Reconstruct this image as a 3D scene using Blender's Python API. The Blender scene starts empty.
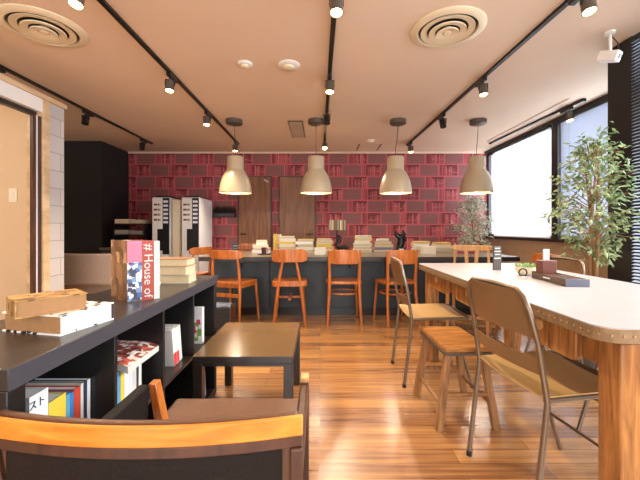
import bpy, math, random
from mathutils import Vector, Matrix
PI = math.pi
random.seed(7)
SC = bpy.context.scene
COL = SC.collection

# ------------------------------------------------------------------ camera, world, daylight, exposure
cam = bpy.data.objects.new('camera', bpy.data.cameras.new('camera')); COL.objects.link(cam)
cam.location = (0, 0, 1.0); cam.rotation_euler = (PI/2, 0, 0)
cam.data.sensor_width = 36; cam.data.lens = 345/640*36; cam.data.shift_y = -11/640; cam.data.clip_start = .02
SC.camera = cam
w = bpy.data.worlds.new('daylight'); SC.world = w; w.use_nodes = True
w.node_tree.nodes['Background'].inputs[0].default_value = (.86, .93, 1, 1)
w.node_tree.nodes['Background'].inputs[1].default_value = 1.3
def area(name, loc, rot, sx, sy, power, col):
    l = bpy.data.lights.new(name, 'AREA'); l.shape = 'RECTANGLE'; l.size = sx; l.size_y = sy
    l.energy = power; l.color = col
    o = bpy.data.objects.new(name, l); COL.objects.link(o); o.location = loc; o.rotation_euler = rot
    return o
area('daylight_side', (3.6, 4.4, 1.75), (0, PI/2, 0), 1.7, 3.6, 100, (.93, .97, 1))
area('daylight_near', (3.0, 1.1, 2.1), (0, math.radians(58), 0), 1.5, 3.0, 210, (.93, .97, 1))
area('added_front_fill', (-.6, -3.5, 1.5), (PI/2, 0, 0), 4.6, 2.2, 150, (1, .94, .86))  # added area lamp, fills the room from behind the camera
SC.view_settings.view_transform = 'Standard'; SC.view_settings.look = 'None'
SC.view_settings.gamma = 1; SC.view_settings.use_curve_mapping = False
SC.view_settings.exposure = 0.66

# ------------------------------------------------------------------ materials
def srgb(r, g, b):
    f = lambda c: (c/255/12.92) if c/255 <= .04045 else ((c/255+.055)/1.055)**2.4
    return (f(r), f(g), f(b), 1)
class NT:
    def __init__(s, name):
        s.m = bpy.data.materials.new(name); s.m.use_nodes = True; s.t = s.m.node_tree
        s.b = s.t.nodes['Principled BSDF']
    def n(s, typ, **kw):
        x = s.t.nodes.new(typ)
        for k, v in kw.items(): setattr(x, k, v)
        return x
    def l(s, a, b): s.t.links.new(a, b)
    def mth(s, op, a, b=None, c=None):
        x = s.n('ShaderNodeMath', operation=op)
        for i, v in enumerate((a, b, c)):
            if v is None: continue
            if isinstance(v, (int, float)): x.inputs[i].default_value = v
            else: s.l(v, x.inputs[i])
        return x.outputs[0]
    def mix(s, f, a, b):
        x = s.n('ShaderNodeMix', data_type='RGBA')
        for i, v in ((0, f), (6, a), (7, b)):
            if isinstance(v, (int, float, tuple)): x.inputs[i].default_value = v
            else: s.l(v, x.inputs[i])
        return x.outputs[2]
    def obj(s, scale=(1, 1, 1)):
        tc = s.n('ShaderNodeTexCoord'); mp = s.n('ShaderNodeMapping'); mp.inputs['Scale'].default_value = scale
        s.l(tc.outputs['Object'], mp.inputs[0]); return mp.outputs[0]
def mat(name, col, rough=.5, metal=0, var=.12, scale=9, spec=.5, bump=0, trans=0, coat=0):
    k = NT(name); k.b.inputs['Roughness'].default_value = rough; k.b.inputs['Metallic'].default_value = metal
    k.b.inputs['Specular IOR Level'].default_value = spec
    if coat: k.b.inputs['Coat Weight'].default_value = coat; k.b.inputs['Coat Roughness'].default_value = .1
    no = k.n('ShaderNodeTexNoise'); no.inputs['Scale'].default_value = scale; no.inputs['Detail'].default_value = 4
    k.l(k.obj(), no.inputs['Vector'])
    c = srgb(*col); d = tuple(x*(1-var) for x in c[:3])+(1,); e = tuple(min(1, x*(1+var)) for x in c[:3])+(1,)
    k.l(k.mix(no.outputs[0], d, e), k.b.inputs['Base Color'])
    if bump:
        bp = k.n('ShaderNodeBump'); bp.inputs['Strength'].default_value = bump; bp.inputs['Distance'].default_value = .01
        n2 = k.n('ShaderNodeTexNoise'); n2.inputs['Scale'].default_value = scale*12
        k.l(k.obj(), n2.inputs['Vector']); k.l(n2.outputs[0], bp.inputs['Height']); k.l(bp.outputs[0], k.b.inputs['Normal'])
    return k.m
def wood(name, c1, c2, scale=(3, 3, 40), rough=.35, ns=1.5, coat=.0):
    k = NT(name); k.b.inputs['Roughness'].default_value = rough
    if coat: k.b.inputs['Coat Weight'].default_value = coat; k.b.inputs['Coat Roughness'].default_value = .15
    no = k.n('ShaderNodeTexNoise'); no.inputs['Scale'].default_value = ns; no.inputs['Detail'].default_value = 6
    no.inputs['Distortion'].default_value = .6
    k.l(k.obj(scale), no.inputs['Vector'])
    r = k.n('ShaderNodeValToRGB'); r.color_ramp.elements[0].position = .32; r.color_ramp.elements[1].position = .68
    r.color_ramp.elements[0].color = srgb(*c1); r.color_ramp.elements[1].color = srgb(*c2)
    k.l(no.outputs[0], r.inputs[0]); k.l(r.outputs[0], k.b.inputs['Base Color'])
    return k.m
def emit(name, col, strength):
    k = NT(name); k.b.inputs['Base Color'].default_value = srgb(*col)
    k.b.inputs['Emission Color'].default_value = srgb(*col); k.b.inputs['Emission Strength'].default_value = strength
    return k.m
def m_floor():
    k = NT('floor_planks')
    br = k.n('ShaderNodeTexBrick'); br.offset = .37; br.inputs['Scale'].default_value = 1
    br.inputs['Brick Width'].default_value = .95; br.inputs['Row Height'].default_value = .092
    br.inputs['Mortar Size'].default_value = .0012; br.inputs['Mortar Smooth'].default_value = .3
    br.inputs['Color1'].default_value = (0, 0, 0, 1); br.inputs['Color2'].default_value = (1, 1, 1, 1)
    br.inputs['Mortar'].default_value = (0, 0, 0, 1)
    k.l(k.obj(), br.inputs['Vector'])
    r = k.n('ShaderNodeValToRGB'); e = r.color_ramp.elements
    e[0].color = srgb(116, 66, 40); e[1].color = srgb(218, 160, 96)
    k.l(br.outputs['Color'], r.inputs[0])
    no = k.n('ShaderNodeTexNoise'); no.inputs['Scale'].default_value = 1.6; no.inputs['Detail'].default_value = 8
    no.inputs['Distortion'].default_value = .25
    k.l(k.obj((1.3, 30, 1)), no.inputs['Vector'])
    r2 = k.n('ShaderNodeValToRGB'); r2.color_ramp.elements[0].position = .33; r2.color_ramp.elements[1].position = .66
    r2.color_ramp.elements[0].color = srgb(112, 62, 36); r2.color_ramp.elements[1].color = srgb(222, 170, 104)
    k.l(no.outputs[0], r2.inputs[0])
    c = k.mix(.42, r.outputs[0], r2.outputs[0])
    c = k.mix(k.mth('MULTIPLY', br.outputs['Fac'], .55), c, srgb(50, 24, 16))
    k.l(c, k.b.inputs['Base Color'])
    k.b.inputs['Roughness'].default_value = .26; k.b.inputs['Specular IOR Level'].default_value = .7
    k.b.inputs['Coat Weight'].default_value = 1; k.b.inputs['Coat Roughness'].default_value = .24; k.b.inputs['Coat IOR'].default_value = 2.0
    bp = k.n('ShaderNodeBump'); bp.inputs['Strength'].default_value = .12; bp.inputs['Distance'].default_value = .004
    k.l(no.outputs[0], bp.inputs['Height']); k.l(bp.outputs[0], k.b.inputs['Normal'])
    return k.m
def m_wallpaper():
    k = NT('bookshelf_wallpaper')
    tc = k.n('ShaderNodeTexCoord'); sp = k.n('ShaderNodeSeparateXYZ'); k.l(tc.outputs['Object'], sp.inputs[0])
    X, Z = sp.outputs[0], sp.outputs[2]
    M = k.mth
    v = M('DIVIDE', M('ADD', Z, .02), .2185); row = M('FLOOR', v); fv = M('FRACT', v)
    u = M('ADD', M('DIVIDE', M('ADD', X, 10), .35), M('MULTIPLY', M('FRACT', M('MULTIPLY', row, .5)), 2.6)); cell = M('FLOOR', u); fu = M('FRACT', u)
    typ = M('MULTIPLY', M('FRACT', M('MULTIPLY', cell, .5)), 2)
    nb = M('FLOOR', M('MULTIPLY', fu, 11)); wn = k.n('ShaderNodeTexWhiteNoise', noise_dimensions='3D')
    cx = k.n('ShaderNodeCombineXYZ'); k.l(nb, cx.inputs[0]); k.l(cell, cx.inputs[1]); k.l(row, cx.inputs[2]); k.l(cx.outputs[0], wn.inputs[0])
    rnd = wn.outputs[0]
    gap = M('LESS_THAN', M('FRACT', M('MULTIPLY', fu, 11)), .25)
    books = k.mix(rnd, srgb(104, 34, 36), srgb(212, 104, 104))
    books = k.mix(M('MULTIPLY', gap, .8), books, srgb(96, 24, 32))
    band = M('LESS_THAN', M('ABSOLUTE', M('SUBTRACT', fv, M('ADD', .35, M('MULTIPLY', rnd, .3)))), .035)
    books = k.mix(M('MULTIPLY', band, .5), books, srgb(210, 120, 130))
    top = M('GREATER_THAN', fv, M('ADD', .7, M('MULTIPLY', rnd, .22)))
    books = k.mix(top, books, srgb(104, 30, 38))
    fine = M('LESS_THAN', M('FRACT', M('MULTIPLY', fu, 26)), .4)
    finev = M('LESS_THAN', M('FRACT', M('MULTIPLY', fv, 9)), .25)
    dark = k.mix(M('MULTIPLY', M('MAXIMUM', fine, finev), .55), srgb(150, 96, 92), srgb(70, 40, 40))
    pink = k.mix(M('MULTIPLY', gap, .8), k.mix(rnd, srgb(124, 42, 48), srgb(196, 86, 92)), srgb(90, 28, 34))
    bk = k.mix(M('LESS_THAN', fu, .38), books, pink); c = k.mix(M('GREATER_THAN', typ, .9), bk, dark)
    fr = M('MAXIMUM', M('LESS_THAN', fv, .11), M('LESS_THAN', fu, .07))
    c = k.mix(fr, c, srgb(196, 88, 94))
    no = k.n('ShaderNodeTexNoise'); no.inputs['Scale'].default_value = 5; k.l(tc.outputs['Object'], no.inputs[0])
    c = k.mix(M('MULTIPLY', no.outputs[0], .3), c, srgb(120, 40, 56))
    k.l(c, k.b.inputs['Base Color']); k.b.inputs['Roughness'].default_value = .6
    return k.m
def m_tile():
    k = NT('grey_brick_tile'); br = k.n('ShaderNodeTexBrick'); br.inputs['Scale'].default_value = 1
    br.inputs['Brick Width'].default_value = .3; br.inputs['Row Height'].default_value = .15; br.inputs['Mortar Size'].default_value = .004
    br.inputs['Color1'].default_value = srgb(178, 176, 174); br.inputs['Color2'].default_value = srgb(196, 192, 188); br.inputs['Mortar'].default_value = srgb(150, 148, 148)
    tc = k.n('ShaderNodeTexCoord'); sp = k.n('ShaderNodeSeparateXYZ'); k.l(tc.outputs['Object'], sp.inputs[0])
    cb = k.n('ShaderNodeCombineXYZ'); k.l(k.mth('ADD', sp.outputs[1], sp.outputs[0]), cb.inputs[0]); k.l(sp.outputs[2], cb.inputs[1])
    k.l(cb.outputs[0], br.inputs['Vector']); k.l(br.outputs[0], k.b.inputs['Base Color']); k.b.inputs['Roughness'].default_value = .7
    return k.m
def m_stripes(name, cols, n, axis=0, rough=.6):
    k = NT(name); tc = k.n('ShaderNodeTexCoord'); sp = k.n('ShaderNodeSeparateXYZ'); k.l(tc.outputs['Object'], sp.inputs[0])
    wn = k.n('ShaderNodeTexWhiteNoise', noise_dimensions='1D'); k.l(k.mth('FLOOR', k.mth('MULTIPLY', sp.outputs[axis], n)), wn.inputs['W'])
    r = k.n('ShaderNodeValToRGB'); r.color_ramp.interpolation = 'CONSTANT'; e = r.color_ramp.elements
    while len(e) < len(cols): e.new(.5)
    for i, c in enumerate(cols): e[i].position = i/len(cols); e[i].color = srgb(*c)
    k.l(wn.outputs[0], r.inputs[0]); k.l(r.outputs[0], k.b.inputs['Base Color']); k.b.inputs['Roughness'].default_value = rough
    return k.m
def m_patch(name, cols, scale=30, rough=.4):
    k = NT(name); vo = k.n('ShaderNodeTexVoronoi', distance='CHEBYCHEV'); vo.inputs['Scale'].default_value = scale
    k.l(k.obj(), vo.inputs['Vector']); sp = k.n('ShaderNodeSeparateColor'); k.l(vo.outputs['Color'], sp.inputs[0])
    r = k.n('ShaderNodeValToRGB'); r.color_ramp.interpolation = 'CONSTANT'; e = r.color_ramp.elements
    while len(e) < len(cols): e.new(.5)
    for i, c in enumerate(cols): e[i].position = i/len(cols); e[i].color = srgb(*c)
    k.l(sp.outputs[0], r.inputs[0]); k.l(r.outputs[0], k.b.inputs['Base Color']); k.b.inputs['Roughness'].default_value = rough
    return k.m
def m_translucent(name, col, mixf):
    k = NT(name); tr = k.n('ShaderNodeBsdfTranslucent'); tr.inputs[0].default_value = srgb(*col)
    df = k.n('ShaderNodeBsdfDiffuse'); df.inputs[0].default_value = srgb(*col)
    mx = k.n('ShaderNodeMixShader'); mx.inputs[0].default_value = mixf
    k.l(df.outputs[0], mx.inputs[1]); k.l(tr.outputs[0], mx.inputs[2]); k.l(mx.outputs[0], k.t.nodes['Material Output'].inputs[0])
    return k.m
def m_glass(name):
    k = NT(name); g = k.n('ShaderNodeBsdfGlossy'); g.inputs[1].default_value = .02
    t = k.n('ShaderNodeBsdfTransparent'); t.inputs[0].default_value = (.95, .97, 1, 1)
    mx = k.n('ShaderNodeMixShader'); mx.inputs[0].default_value = .06
    k.l(t.outputs[0], mx.inputs[1]); k.l(g.outputs[0], mx.inputs[2]); k.l(mx.outputs[0], k.t.nodes['Material Output'].inputs[0])
    return k.m
FLOOR = m_floor(); WPAPER = m_wallpaper(); TILE = m_tile(); GLASS = m_glass('window_glass')
CEIL = mat('ceiling_plaster', (222, 201, 178), .85, var=.03, scale=3)
BLACKW = mat('black_wall_paint', (30, 29, 30), .6, var=.1, scale=3)
BEIGE = mat('beige_wallpaper', (214, 188, 152), .8, var=.04)
TAUPE = mat('taupe_wall', (184, 160, 136), .7, var=.08)
WHITEW = mat('white_wall_paint', (225, 215, 200), .8, var=.03)
FRAME = mat('charcoal_frame', (38, 37, 38), .4, var=.1)
TRIMW = wood('pale_trim_wood', (190, 160, 120), (222, 194, 156), (8, 2, 8))
WHITEP = mat('white_plastic', (228, 226, 220), .35, var=.03)
CREAMP = mat('cream_vent_enamel', (226, 212, 180), .4, var=.04)
DARKM = mat('dark_metal', (48, 44, 42), .4, .6)
BLACKP = mat('black_plastic', (22, 22, 23), .35)
SHADE = mat('beige_enamel', (196, 178, 148), .32, .15, var=.04)
SHADEIN = mat('white_enamel', (240, 232, 215), .4, var=.02)
GREYM = mat('grey_canopy_metal', (96, 88, 80), .4, .3)
BULB = emit('warm_lamp_glow', (255, 214, 150), 22)
BULB2 = emit('pendant_glow', (255, 222, 170), 9)
ORW = wood('orange_beech', (158, 80, 26), (200, 118, 50), (30, 30, 3), .3, 1.6, coat=.3)
ORW2 = wood('orange_beech_rail', (196, 112, 30), (232, 152, 58), (3, 30, 30), .35, 1.6, coat=.2)
WALNUT = wood('walnut', (60, 36, 25), (88, 54, 37), (20, 20, 3), .4)
OAK = wood('pale_oak', (176, 128, 74), (214, 168, 108), (30, 30, 3), .4)
TABLEW = wood('reclaimed_table_wood', (112, 68, 34), (196, 136, 74), (22, 22, 2.5), .45, 1.8)
STOOLW = wood('worn_stool_wood', (140, 86, 36), (206, 146, 78), (4, 26, 26), .45, 1.8)
STOOLG = wood('worn_stool_leg_wood', (120, 82, 48), (176, 128, 78), (26, 26, 3), .5, 1.8)
DOORW = wood('dark_door_wood', (104, 62, 30), (146, 94, 50), (14, 14, 1.2), .45)
ZINC = mat('pale_zinc_top', (178, 176, 178), .3, .1, var=.1, scale=5)
BRASSB = mat('nailed_metal_band', (150, 124, 92), .42, .4, var=.5, scale=30, bump=.4)
BRASS = mat('nail_head_brass', (176, 150, 112), .45, .4)
TAN = mat('tan_chair_paint', (140, 108, 74), .36, .2, var=.1)
TANS = mat('tan_seat_plate', (214, 180, 124), .36, .2, var=.08)
TUBEM = mat('chair_tube_metal', (128, 110, 92), .35, .6)
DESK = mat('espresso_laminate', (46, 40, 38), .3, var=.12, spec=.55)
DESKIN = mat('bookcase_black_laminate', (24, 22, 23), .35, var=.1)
DESKE = mat('espresso_edge', (62, 62, 68), .4, var=.08)
TABTOP = mat('low_table_painted_sheen', (112, 88, 58), .2, var=.12, spec=.6)  # golden reflected sheen put into the base colour of the dark top
TABLK = mat('low_table_lacquer', (34, 28, 24), .3, var=.08, spec=.6)
LEATHER = mat('brown_leather', (104, 72, 52), .4, var=.12, bump=.15)
LEATHD = mat('dark_brown_leather', (21, 15, 13), .6, spec=.25, var=.12, bump=.15)
TEAL = mat('slate_counter_panel', (40, 52, 57), .45, var=.15, scale=4)
CTOP = wood('counter_top_laminate', (92, 78, 62), (132, 114, 90), (2, 20, 20), .28)
FABRIC = mat('taupe_weave', (166, 144, 126), .9, var=.2, scale=60, bump=.3)
SILVER = mat('silver_cabinet', (226, 229, 236), .45, 0, var=.03)
PAPER = mat('book_pages', (208, 192, 156), .8, var=.08, scale=50)
PAPERW = mat('white_pages', (206, 203, 194), .8, var=.04, scale=50)
SWITCHM = mat('switch_ivory', (236, 226, 200), .5, var=.02)
TERRA = mat('plant_pot_grey', (96, 92, 86), .7)
SOIL = mat('potting_soil', (46, 34, 24), .95, bump=.6)
BARK = wood('plant_bark', (120, 84, 52), (172, 130, 88), (10, 10, 3), .8)
CORD = mat('grey_cord', (80, 74, 68), .6)
_pm = {}
def pm(r, g, b, rough=.5):
    q = (r, g, b, rough)
    if q not in _pm: _pm[q] = mat('cover_%d_%d_%d' % (r, g, b), (r, g, b), rough, var=.08, scale=25)
    return _pm[q]

# ------------------------------------------------------------------ mesh builder
class MB:
    def __init__(s): s.v = []; s.f = []
    def add(s, vs, fs, M=None):
        b = len(s.v)
        s.v += [tuple(M @ Vector(p)) if M else tuple(p) for p in vs]; s.f += [tuple(i+b for i in f) for f in fs]; return s
    def box(s, x0, x1, y0, y1, z0, z1, M=None):
        vs = [(x, y, z) for z in (z0, z1) for y in (y0, y1) for x in (x0, x1)]
        return s.add(vs, [(0, 2, 3, 1), (4, 5, 7, 6), (0, 1, 5, 4), (2, 6, 7, 3), (0, 4, 6, 2), (1, 3, 7, 5)], M)
    def bar(s, a, b, wx, wy, wx2=None, wy2=None):   # square bar from a to b, cross-section in x and y
        a, b = Vector(a), Vector(b); wx2 = wx2 or wx; wy2 = wy2 or wy; vs = []
        for p, x, y in ((a, wx, wy), (b, wx2, wy2)):
            for sx, sy in ((-1, -1), (1, -1), (1, 1), (-1, 1)): vs.append((p.x+sx*x/2, p.y+sy*y/2, p.z))
        return s.add(vs, [(3, 2, 1, 0), (4, 5, 6, 7), (0, 1, 5, 4), (1, 2, 6, 5), (2, 3, 7, 6), (3, 0, 4, 7)])
    def tube(s, pts, r, n=10, closed=False):
        pts = [Vector(p) for p in pts]; N = len(pts); rr = r if isinstance(r, (list, tuple)) else [r]*N; vs = []
        up = None
        for i, p in enumerate(pts):
            if closed: t = pts[(i+1) % N]-pts[i-1]
            else: t = pts[min(i+1, N-1)]-pts[max(i-1, 0)]
            t.normalize()
            if up is None: up = t.orthogonal().normalized()
            up = (up-t*up.dot(t)).normalized(); sd = t.cross(up)
            for k in range(n):
                a = 2*PI*k/n; vs.append(p+up*(math.cos(a)*rr[i])+sd*(math.sin(a)*rr[i]))
        fs = []
        for i in range(N if closed else N-1):
            j = (i+1) % N
            for k in range(n): fs.append((i*n+k, i*n+(k+1) % n, j*n+(k+1) % n, j*n+k))
        if not closed: fs += [tuple(range(n-1, -1, -1)), tuple((N-1)*n+k for k in range(n))]
        return s.add(vs, fs)
    def lathe(s, prof, n=32, c=(0, 0, 0), M=None):   # prof: (r, z) list
        vs = []; fs = []
        for r, z in prof:
            for k in range(n):
                a = 2*PI*k/n; vs.append((c[0]+r*math.cos(a), c[1]+r*math.sin(a), c[2]+z))
        for i in range(len(prof)-1):
            for k in range(n): fs.append((i*n+k, i*n+(k+1) % n, (i+1)*n+(k+1) % n, (i+1)*n+k))
        if prof[0][0] > 1e-6: fs.append(tuple(range(n-1, -1, -1)))
        if prof[-1][0] > 1e-6: fs.append(tuple((len(prof)-1)*n+k for k in range(n)))
        return s.add(vs, fs, M)
    def ring(s, prof, n=32, c=(0, 0, 0)):            # closed profile lathe
        vs = []; fs = []; P = len(prof)
        for r, z in prof:
            for k in range(n):
                a = 2*PI*k/n; vs.append((c[0]+r*math.cos(a), c[1]+r*math.sin(a), c[2]+z))
        for i in range(P):
            j = (i+1) % P
            for k in range(n): fs.append((i*n+k, i*n+(k+1) % n, j*n+(k+1) % n, j*n+k))
        return s.add(vs, fs)
    def prism(s, poly, z0, z1, M=None):
        n = len(poly); vs = [(x, y, z0) for x, y in poly]+[(x, y, z1) for x, y in poly]
        return s.add(vs, [tuple(range(n-1, -1, -1)), tuple(range(n, 2*n))]+[(i, (i+1) % n, n+(i+1) % n, n+i) for i in range(n)], M)
    def grid(s, fn, nu, nv, th, nrm=None):           # thick curved sheet, fn(u,v)->Vector, thickness vector th(u,v) or Vector
        vs = []
        for side in (0, 1):
            for i in range(nu+1):
                for j in range(nv+1):
                    p = Vector(fn(i/nu, j/nv)); t = th(i/nu, j/nv) if callable(th) else Vector(th)
                    vs.append(p+t*side)
        W = nv+1; B = (nu+1)*W; fs = []
        for i in range(nu):
            for j in range(nv):
                a = i*W+j; fs.append((a, a+1, a+W+1, a+W)); fs.append((B+a, B+a+W, B+a+W+1, B+a+1))
        for i in range(nu):
            a = i*W; fs.append((a, a+W, B+a+W, B+a)); a = i*W+nv; fs.append((a, B+a, B+a+W, a+W))
        for j in range(nv):
            a = j; fs.append((a, B+a, B+a+1, a+1)); a = nu*W+j; fs.append((a, a+1, B+a+1, B+a))
        return s.add(vs, fs)
def build(name, mb, m, parent=None, bev=0, smooth=True, label=None, loc=None, rot=None):
    me = bpy.data.meshes.new(name); me.from_pydata(mb.v, [], mb.f)
    import bmesh
    b = bmesh.new(); b.from_mesh(me); bmesh.ops.recalc_face_normals(b, faces=b.faces); b.to_mesh(me); b.free()
    me.materials.append(m)
    if smooth:
        me.polygons.foreach_set('use_smooth', [True]*len(me.polygons)); me.set_sharp_from_angle(angle=math.radians(38))
    o = bpy.data.objects.new(name, me); COL.objects.link(o)
    if parent: o.parent = parent
    if label: o['label'] = label
    if loc: o.location = loc
    if rot: o.rotation_euler = rot
    if bev:
        d = o.modifiers.new('bevel', 'BEVEL'); d.width = bev; d.segments = 2; d.limit_method = 'ANGLE'; d.angle_limit = math.radians(40)
    return o
def tag(o, label, cat, group=None, kind=None):
    o['label'] = label; o['category'] = cat
    if group: o['group'] = group
    if kind: o['kind'] = kind
    return o
def thing(name, label, cat, loc=(0, 0, 0), rz=0, group=None):
    o = bpy.data.objects.new(name, None); COL.objects.link(o); o.location = loc; o.rotation_euler = (0, 0, rz)
    o.empty_display_size = .1
    return tag(o, label, cat, group)
def struct(name, mb, m, label=None, bev=0, parent=None, cat=None):
    o = build(name, mb, m, parent, bev)
    if not parent:
        o['kind'] = 'structure'
        if label: o['label'] = label
        o['category'] = cat or name.split('_')[0]
    return o
def copy_tree(o, parent=None):
    c = o.copy(); COL.objects.link(c); c.parent = parent
    for ch in [x for x in COL.objects if x.parent == o]: copy_tree(ch, c)
    return c
def text_mesh(body, size, ext=.0006):
    cu = bpy.data.curves.new('t', 'FONT'); cu.body = body; cu.size = size; cu.extrude = ext; cu.align_x = 'CENTER'; cu.align_y = 'CENTER'
    o = bpy.data.objects.new('t', cu); COL.objects.link(o)
    dg = bpy.context.evaluated_depsgraph_get(); me = bpy.data.meshes.new_from_object(o.evaluated_get(dg))
    bpy.data.objects.remove(o); bpy.data.curves.remove(cu); return me
def lettering(body, size, m, parent, loc, rot, name='lettering'):
    me = text_mesh(body, size); me.materials.clear(); me.materials.append(m)
    o = bpy.data.objects.new(name, me); COL.objects.link(o); o.parent = parent; o.location = loc; o.rotation_euler = rot
    return o

# ------------------------------------------------------------------ the setting
H = 2.4; XR = 3.02; XN = 2.26; YB = 6.27; YF = -3.0; XL = -4.3
struct('floor', MB().box(XL-.1, XR+.2, YF-.2, YB+.1, -.1, 0), FLOOR, 'glossy reddish brown plank floor')
struct('ceiling', MB().box(XL-.1, XR+.2, YF-.2, YB+.1, H, H+.1), CEIL, 'flat salmon beige plastered ceiling')
struct('wall_back', MB().box(XL, XR+.1, YB, YB+.1, 0, H), WPAPER, 'back wall papered with a red bookshelf print')
struct('wall_left', MB().box(XL-.1, XL, YF, YB, 0, H), BEIGE, 'beige left wall behind the partition')
struct('wall_alcove', MB().box(XL, -3.48, 5.49, YB, 0, H), BLACKW, 'matt black wall block left of the red wallpaper', cat='wall')
struct('trim_1', MB().box(-3.48, XR, YB-.02, YB, H-.03, H), CEIL, 'ceiling trim')
# front wall behind the camera, with an unseen window added for fill light
m = MB(); m.box(XL, -3.0, YF-.1, YF, 0, H); m.box(1.8, XR, YF-.1, YF, 0, H); m.box(-3.0, 1.8, YF-.1, YF, 0, .4)
struct('wall_front', m, WHITEW, 'front wall around the added fill window')
m = MB()
for x in (-2.97, -1.4, .2, 1.77): m.box(x-.03, x+.03, YF-.08, YF-.02, .4, H)
m.box(-3, 1.8, YF-.08, YF-.02, .4, .46)
wf = struct('window_added_fill', m, FRAME, 'tall unseen window added behind the camera for fill light')
struct('pane', MB().box(-3, 1.8, YF-.055, YF-.05, .43, H), GLASS, parent=wf)
# right wall, far part
SILL = .855
m = MB(); m.box(XR, XR+.1, 2.62, YB, 0, SILL-.02)
struct('wall_right', m, TAUPE, 'taupe wall below the side window')
struct('trim_2', MB().box(XR-.05, XR+.1, 2.75, YB, SILL-.02, SILL+.02), FRAME, 'dark window sill on the taupe wall', cat='trim')
def window(name, x, y0, y1, z0, z1, label, mull=()):
    m = MB(); m.box(x+.02, x+.07, y0, y1, z1-.05, z1); m.box(x+.02, x+.07, y0, y1, z0, z0+.04)
    for y in (y0, y1-.05)+tuple(mull): m.box(x+.02, x+.07, y, y+.05, z0, z1)
    f = struct(name, m, FRAME, label, .003)
    struct('pane', MB().box(x+.04, x+.046, y0, y1, z0+.02, z1), GLASS, parent=f)
    return f
window('window_2', XR, 4.46, YB, SILL+.02, H-.03, 'large far side window')
window('window_3', XR, 2.75, 4.34, SILL+.02, H-.03, 'side window behind the big potted tree')
struct('trim_3', MB().box(XR-.03, XR+.1, 4.34, 4.46, SILL, H), FRAME, 'dark mullion post between the side windows', cat='trim')
struct('trim_4', MB().box(XR-.04, XR+.1, 2.75, YB, H-.035, H), FRAME, 'dark head rail over the side windows', cat='trim')
# dark column and near window wall
struct('wall_column', MB().box(XN, XR+.1, 2.5, 2.71, 0, H), BLACKW, 'black column between the two window runs', cat='column')
struct('wall_near', MB().box(XN, XN+.1, YF, 2.5, 0, .3), TAUPE, 'low wall below the near window', cat='wall')
window('window_4', XN, YF, 2.5, .3, H-.02, 'tall near window at the right edge', (1.0, -1.0))
# blinds (things hanging in the windows)
BLINDG = m_translucent('grey_blind_slats', (206, 212, 222), .42)
BLINDW = m_translucent('white_roller_cloth', (250, 250, 250), .62)
def venetian(name, x, y0, y1, z0, z1, label, tilt=38, pitch=.024):
    t = thing(name, label, 'blind', (x, (y0+y1)/2, z0))
    w2 = (y1-y0)/2; m = MB(); n = int((z1-z0)/pitch); c, s = math.cos(math.radians(tilt))*.012, math.sin(math.radians(tilt))*.012
    for i in range(n):
        z = .02+i*pitch
        m.add([(-c, -w2, z-s), (c, -w2, z+s), (c, w2, z+s), (-c, w2, z-s), (-c, -w2, z-s+.0012), (c, -w2, z+s+.0012), (c, w2, z+s+.0012), (-c, w2, z-s+.0012)],
              [(3, 2, 1, 0), (4, 5, 6, 7), (0, 1, 5, 4), (1, 2, 6, 5), (2, 3, 7, 6), (3, 0, 4, 7)])
    build('slats', m, BLINDG, t, smooth=False)
    build('head_rail', MB().box(-.02, .02, -w2, w2, z1-z0-.04, z1-z0), FRAME, t)
    build('bottom_rail', MB().box(-.012, .012, -w2, w2, 0, .012), BLINDG, t)
    m = MB()
    for y in (-w2*.8, w2*.8): m.box(-.001, .001, y-.003, y+.003, 0, z1-z0)
    build('ladder_tape', m, WHITEP, t)
venetian('venetian_blind', XR-.02, 2.78, 4.3, SILL+.02, H-.04, 'grey slatted blind behind the big potted tree', -58)
venetian('venetian_blind', XN-.02, 1.2, 2.47, .32, H-.03, 'pale blue grey slatted blind at the right edge beside the black column', 24)
t = thing('roller_blind', 'bright white roller blind filling the large far window', 'blind', (XR-.02, 5.22, SILL+.03))
build('cloth', MB().box(-.002, .002, -.73, .73, 0, 1.42), BLINDW, t)
build('roller_tube', MB().tube([(0, -.74, 1.45), (0, .74, 1.45)], .022, 12), FRAME, t)
build('bottom_bar', MB().box(-.008, .008, -.73, .73, -.018, 0), WHITEP, t)
# partition with opening, left
PX = -2.27
m = MB().box(PX-.12, PX, 2.885, 3.06, 0, 2.06); m.box(XL, PX-.1201, 3.0, 3.06, 0, 2.06)
struct('wall_partition', m, TILE, 'pale grey tiled end of the partition', cat='wall')
struct('wall_side_room', MB().box(XL, PX-.12, 2.96, 2.999, 0, 2.06), BEIGE, 'beige papered wall inside the side room', cat='wall')
struct('trim_5', MB().box(PX-.13, PX+.012, 2.82, 2.884, 0, 2.06), TRIMW, 'pale wooden jamb beside the tiled wall end', .003, cat='trim')
m = MB().box(PX-.14, PX+.02, YF, 3.07, 2.06, 2.10)
struct('trim_6', m, TRIMW, 'pale wooden cap on the partition', .003, cat='trim')
struct('trim_7', MB().box(PX-.11, PX+.005, YF, 2.819, 1.95, 2.06), WHITEP, 'white lintel over the side room opening', .003, cat='trim')
d = struct('door_1', MB().box(PX-.07, PX-.03, YF, 2.8, 1.915, 1.949), FRAME, 'dark sliding door track of the side room', .002)
for q in ((2.735, 2.765), (2.790, 2.819)): struct('door_jamb', MB().box(PX-.03, PX-.005, *q, 0, 1.9145), WALNUT, parent=d)
struct('door_seal', MB().box(PX-.03, PX-.012, 2.766, 2.789, 0, 1.9145), SILVER, parent=d)
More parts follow.
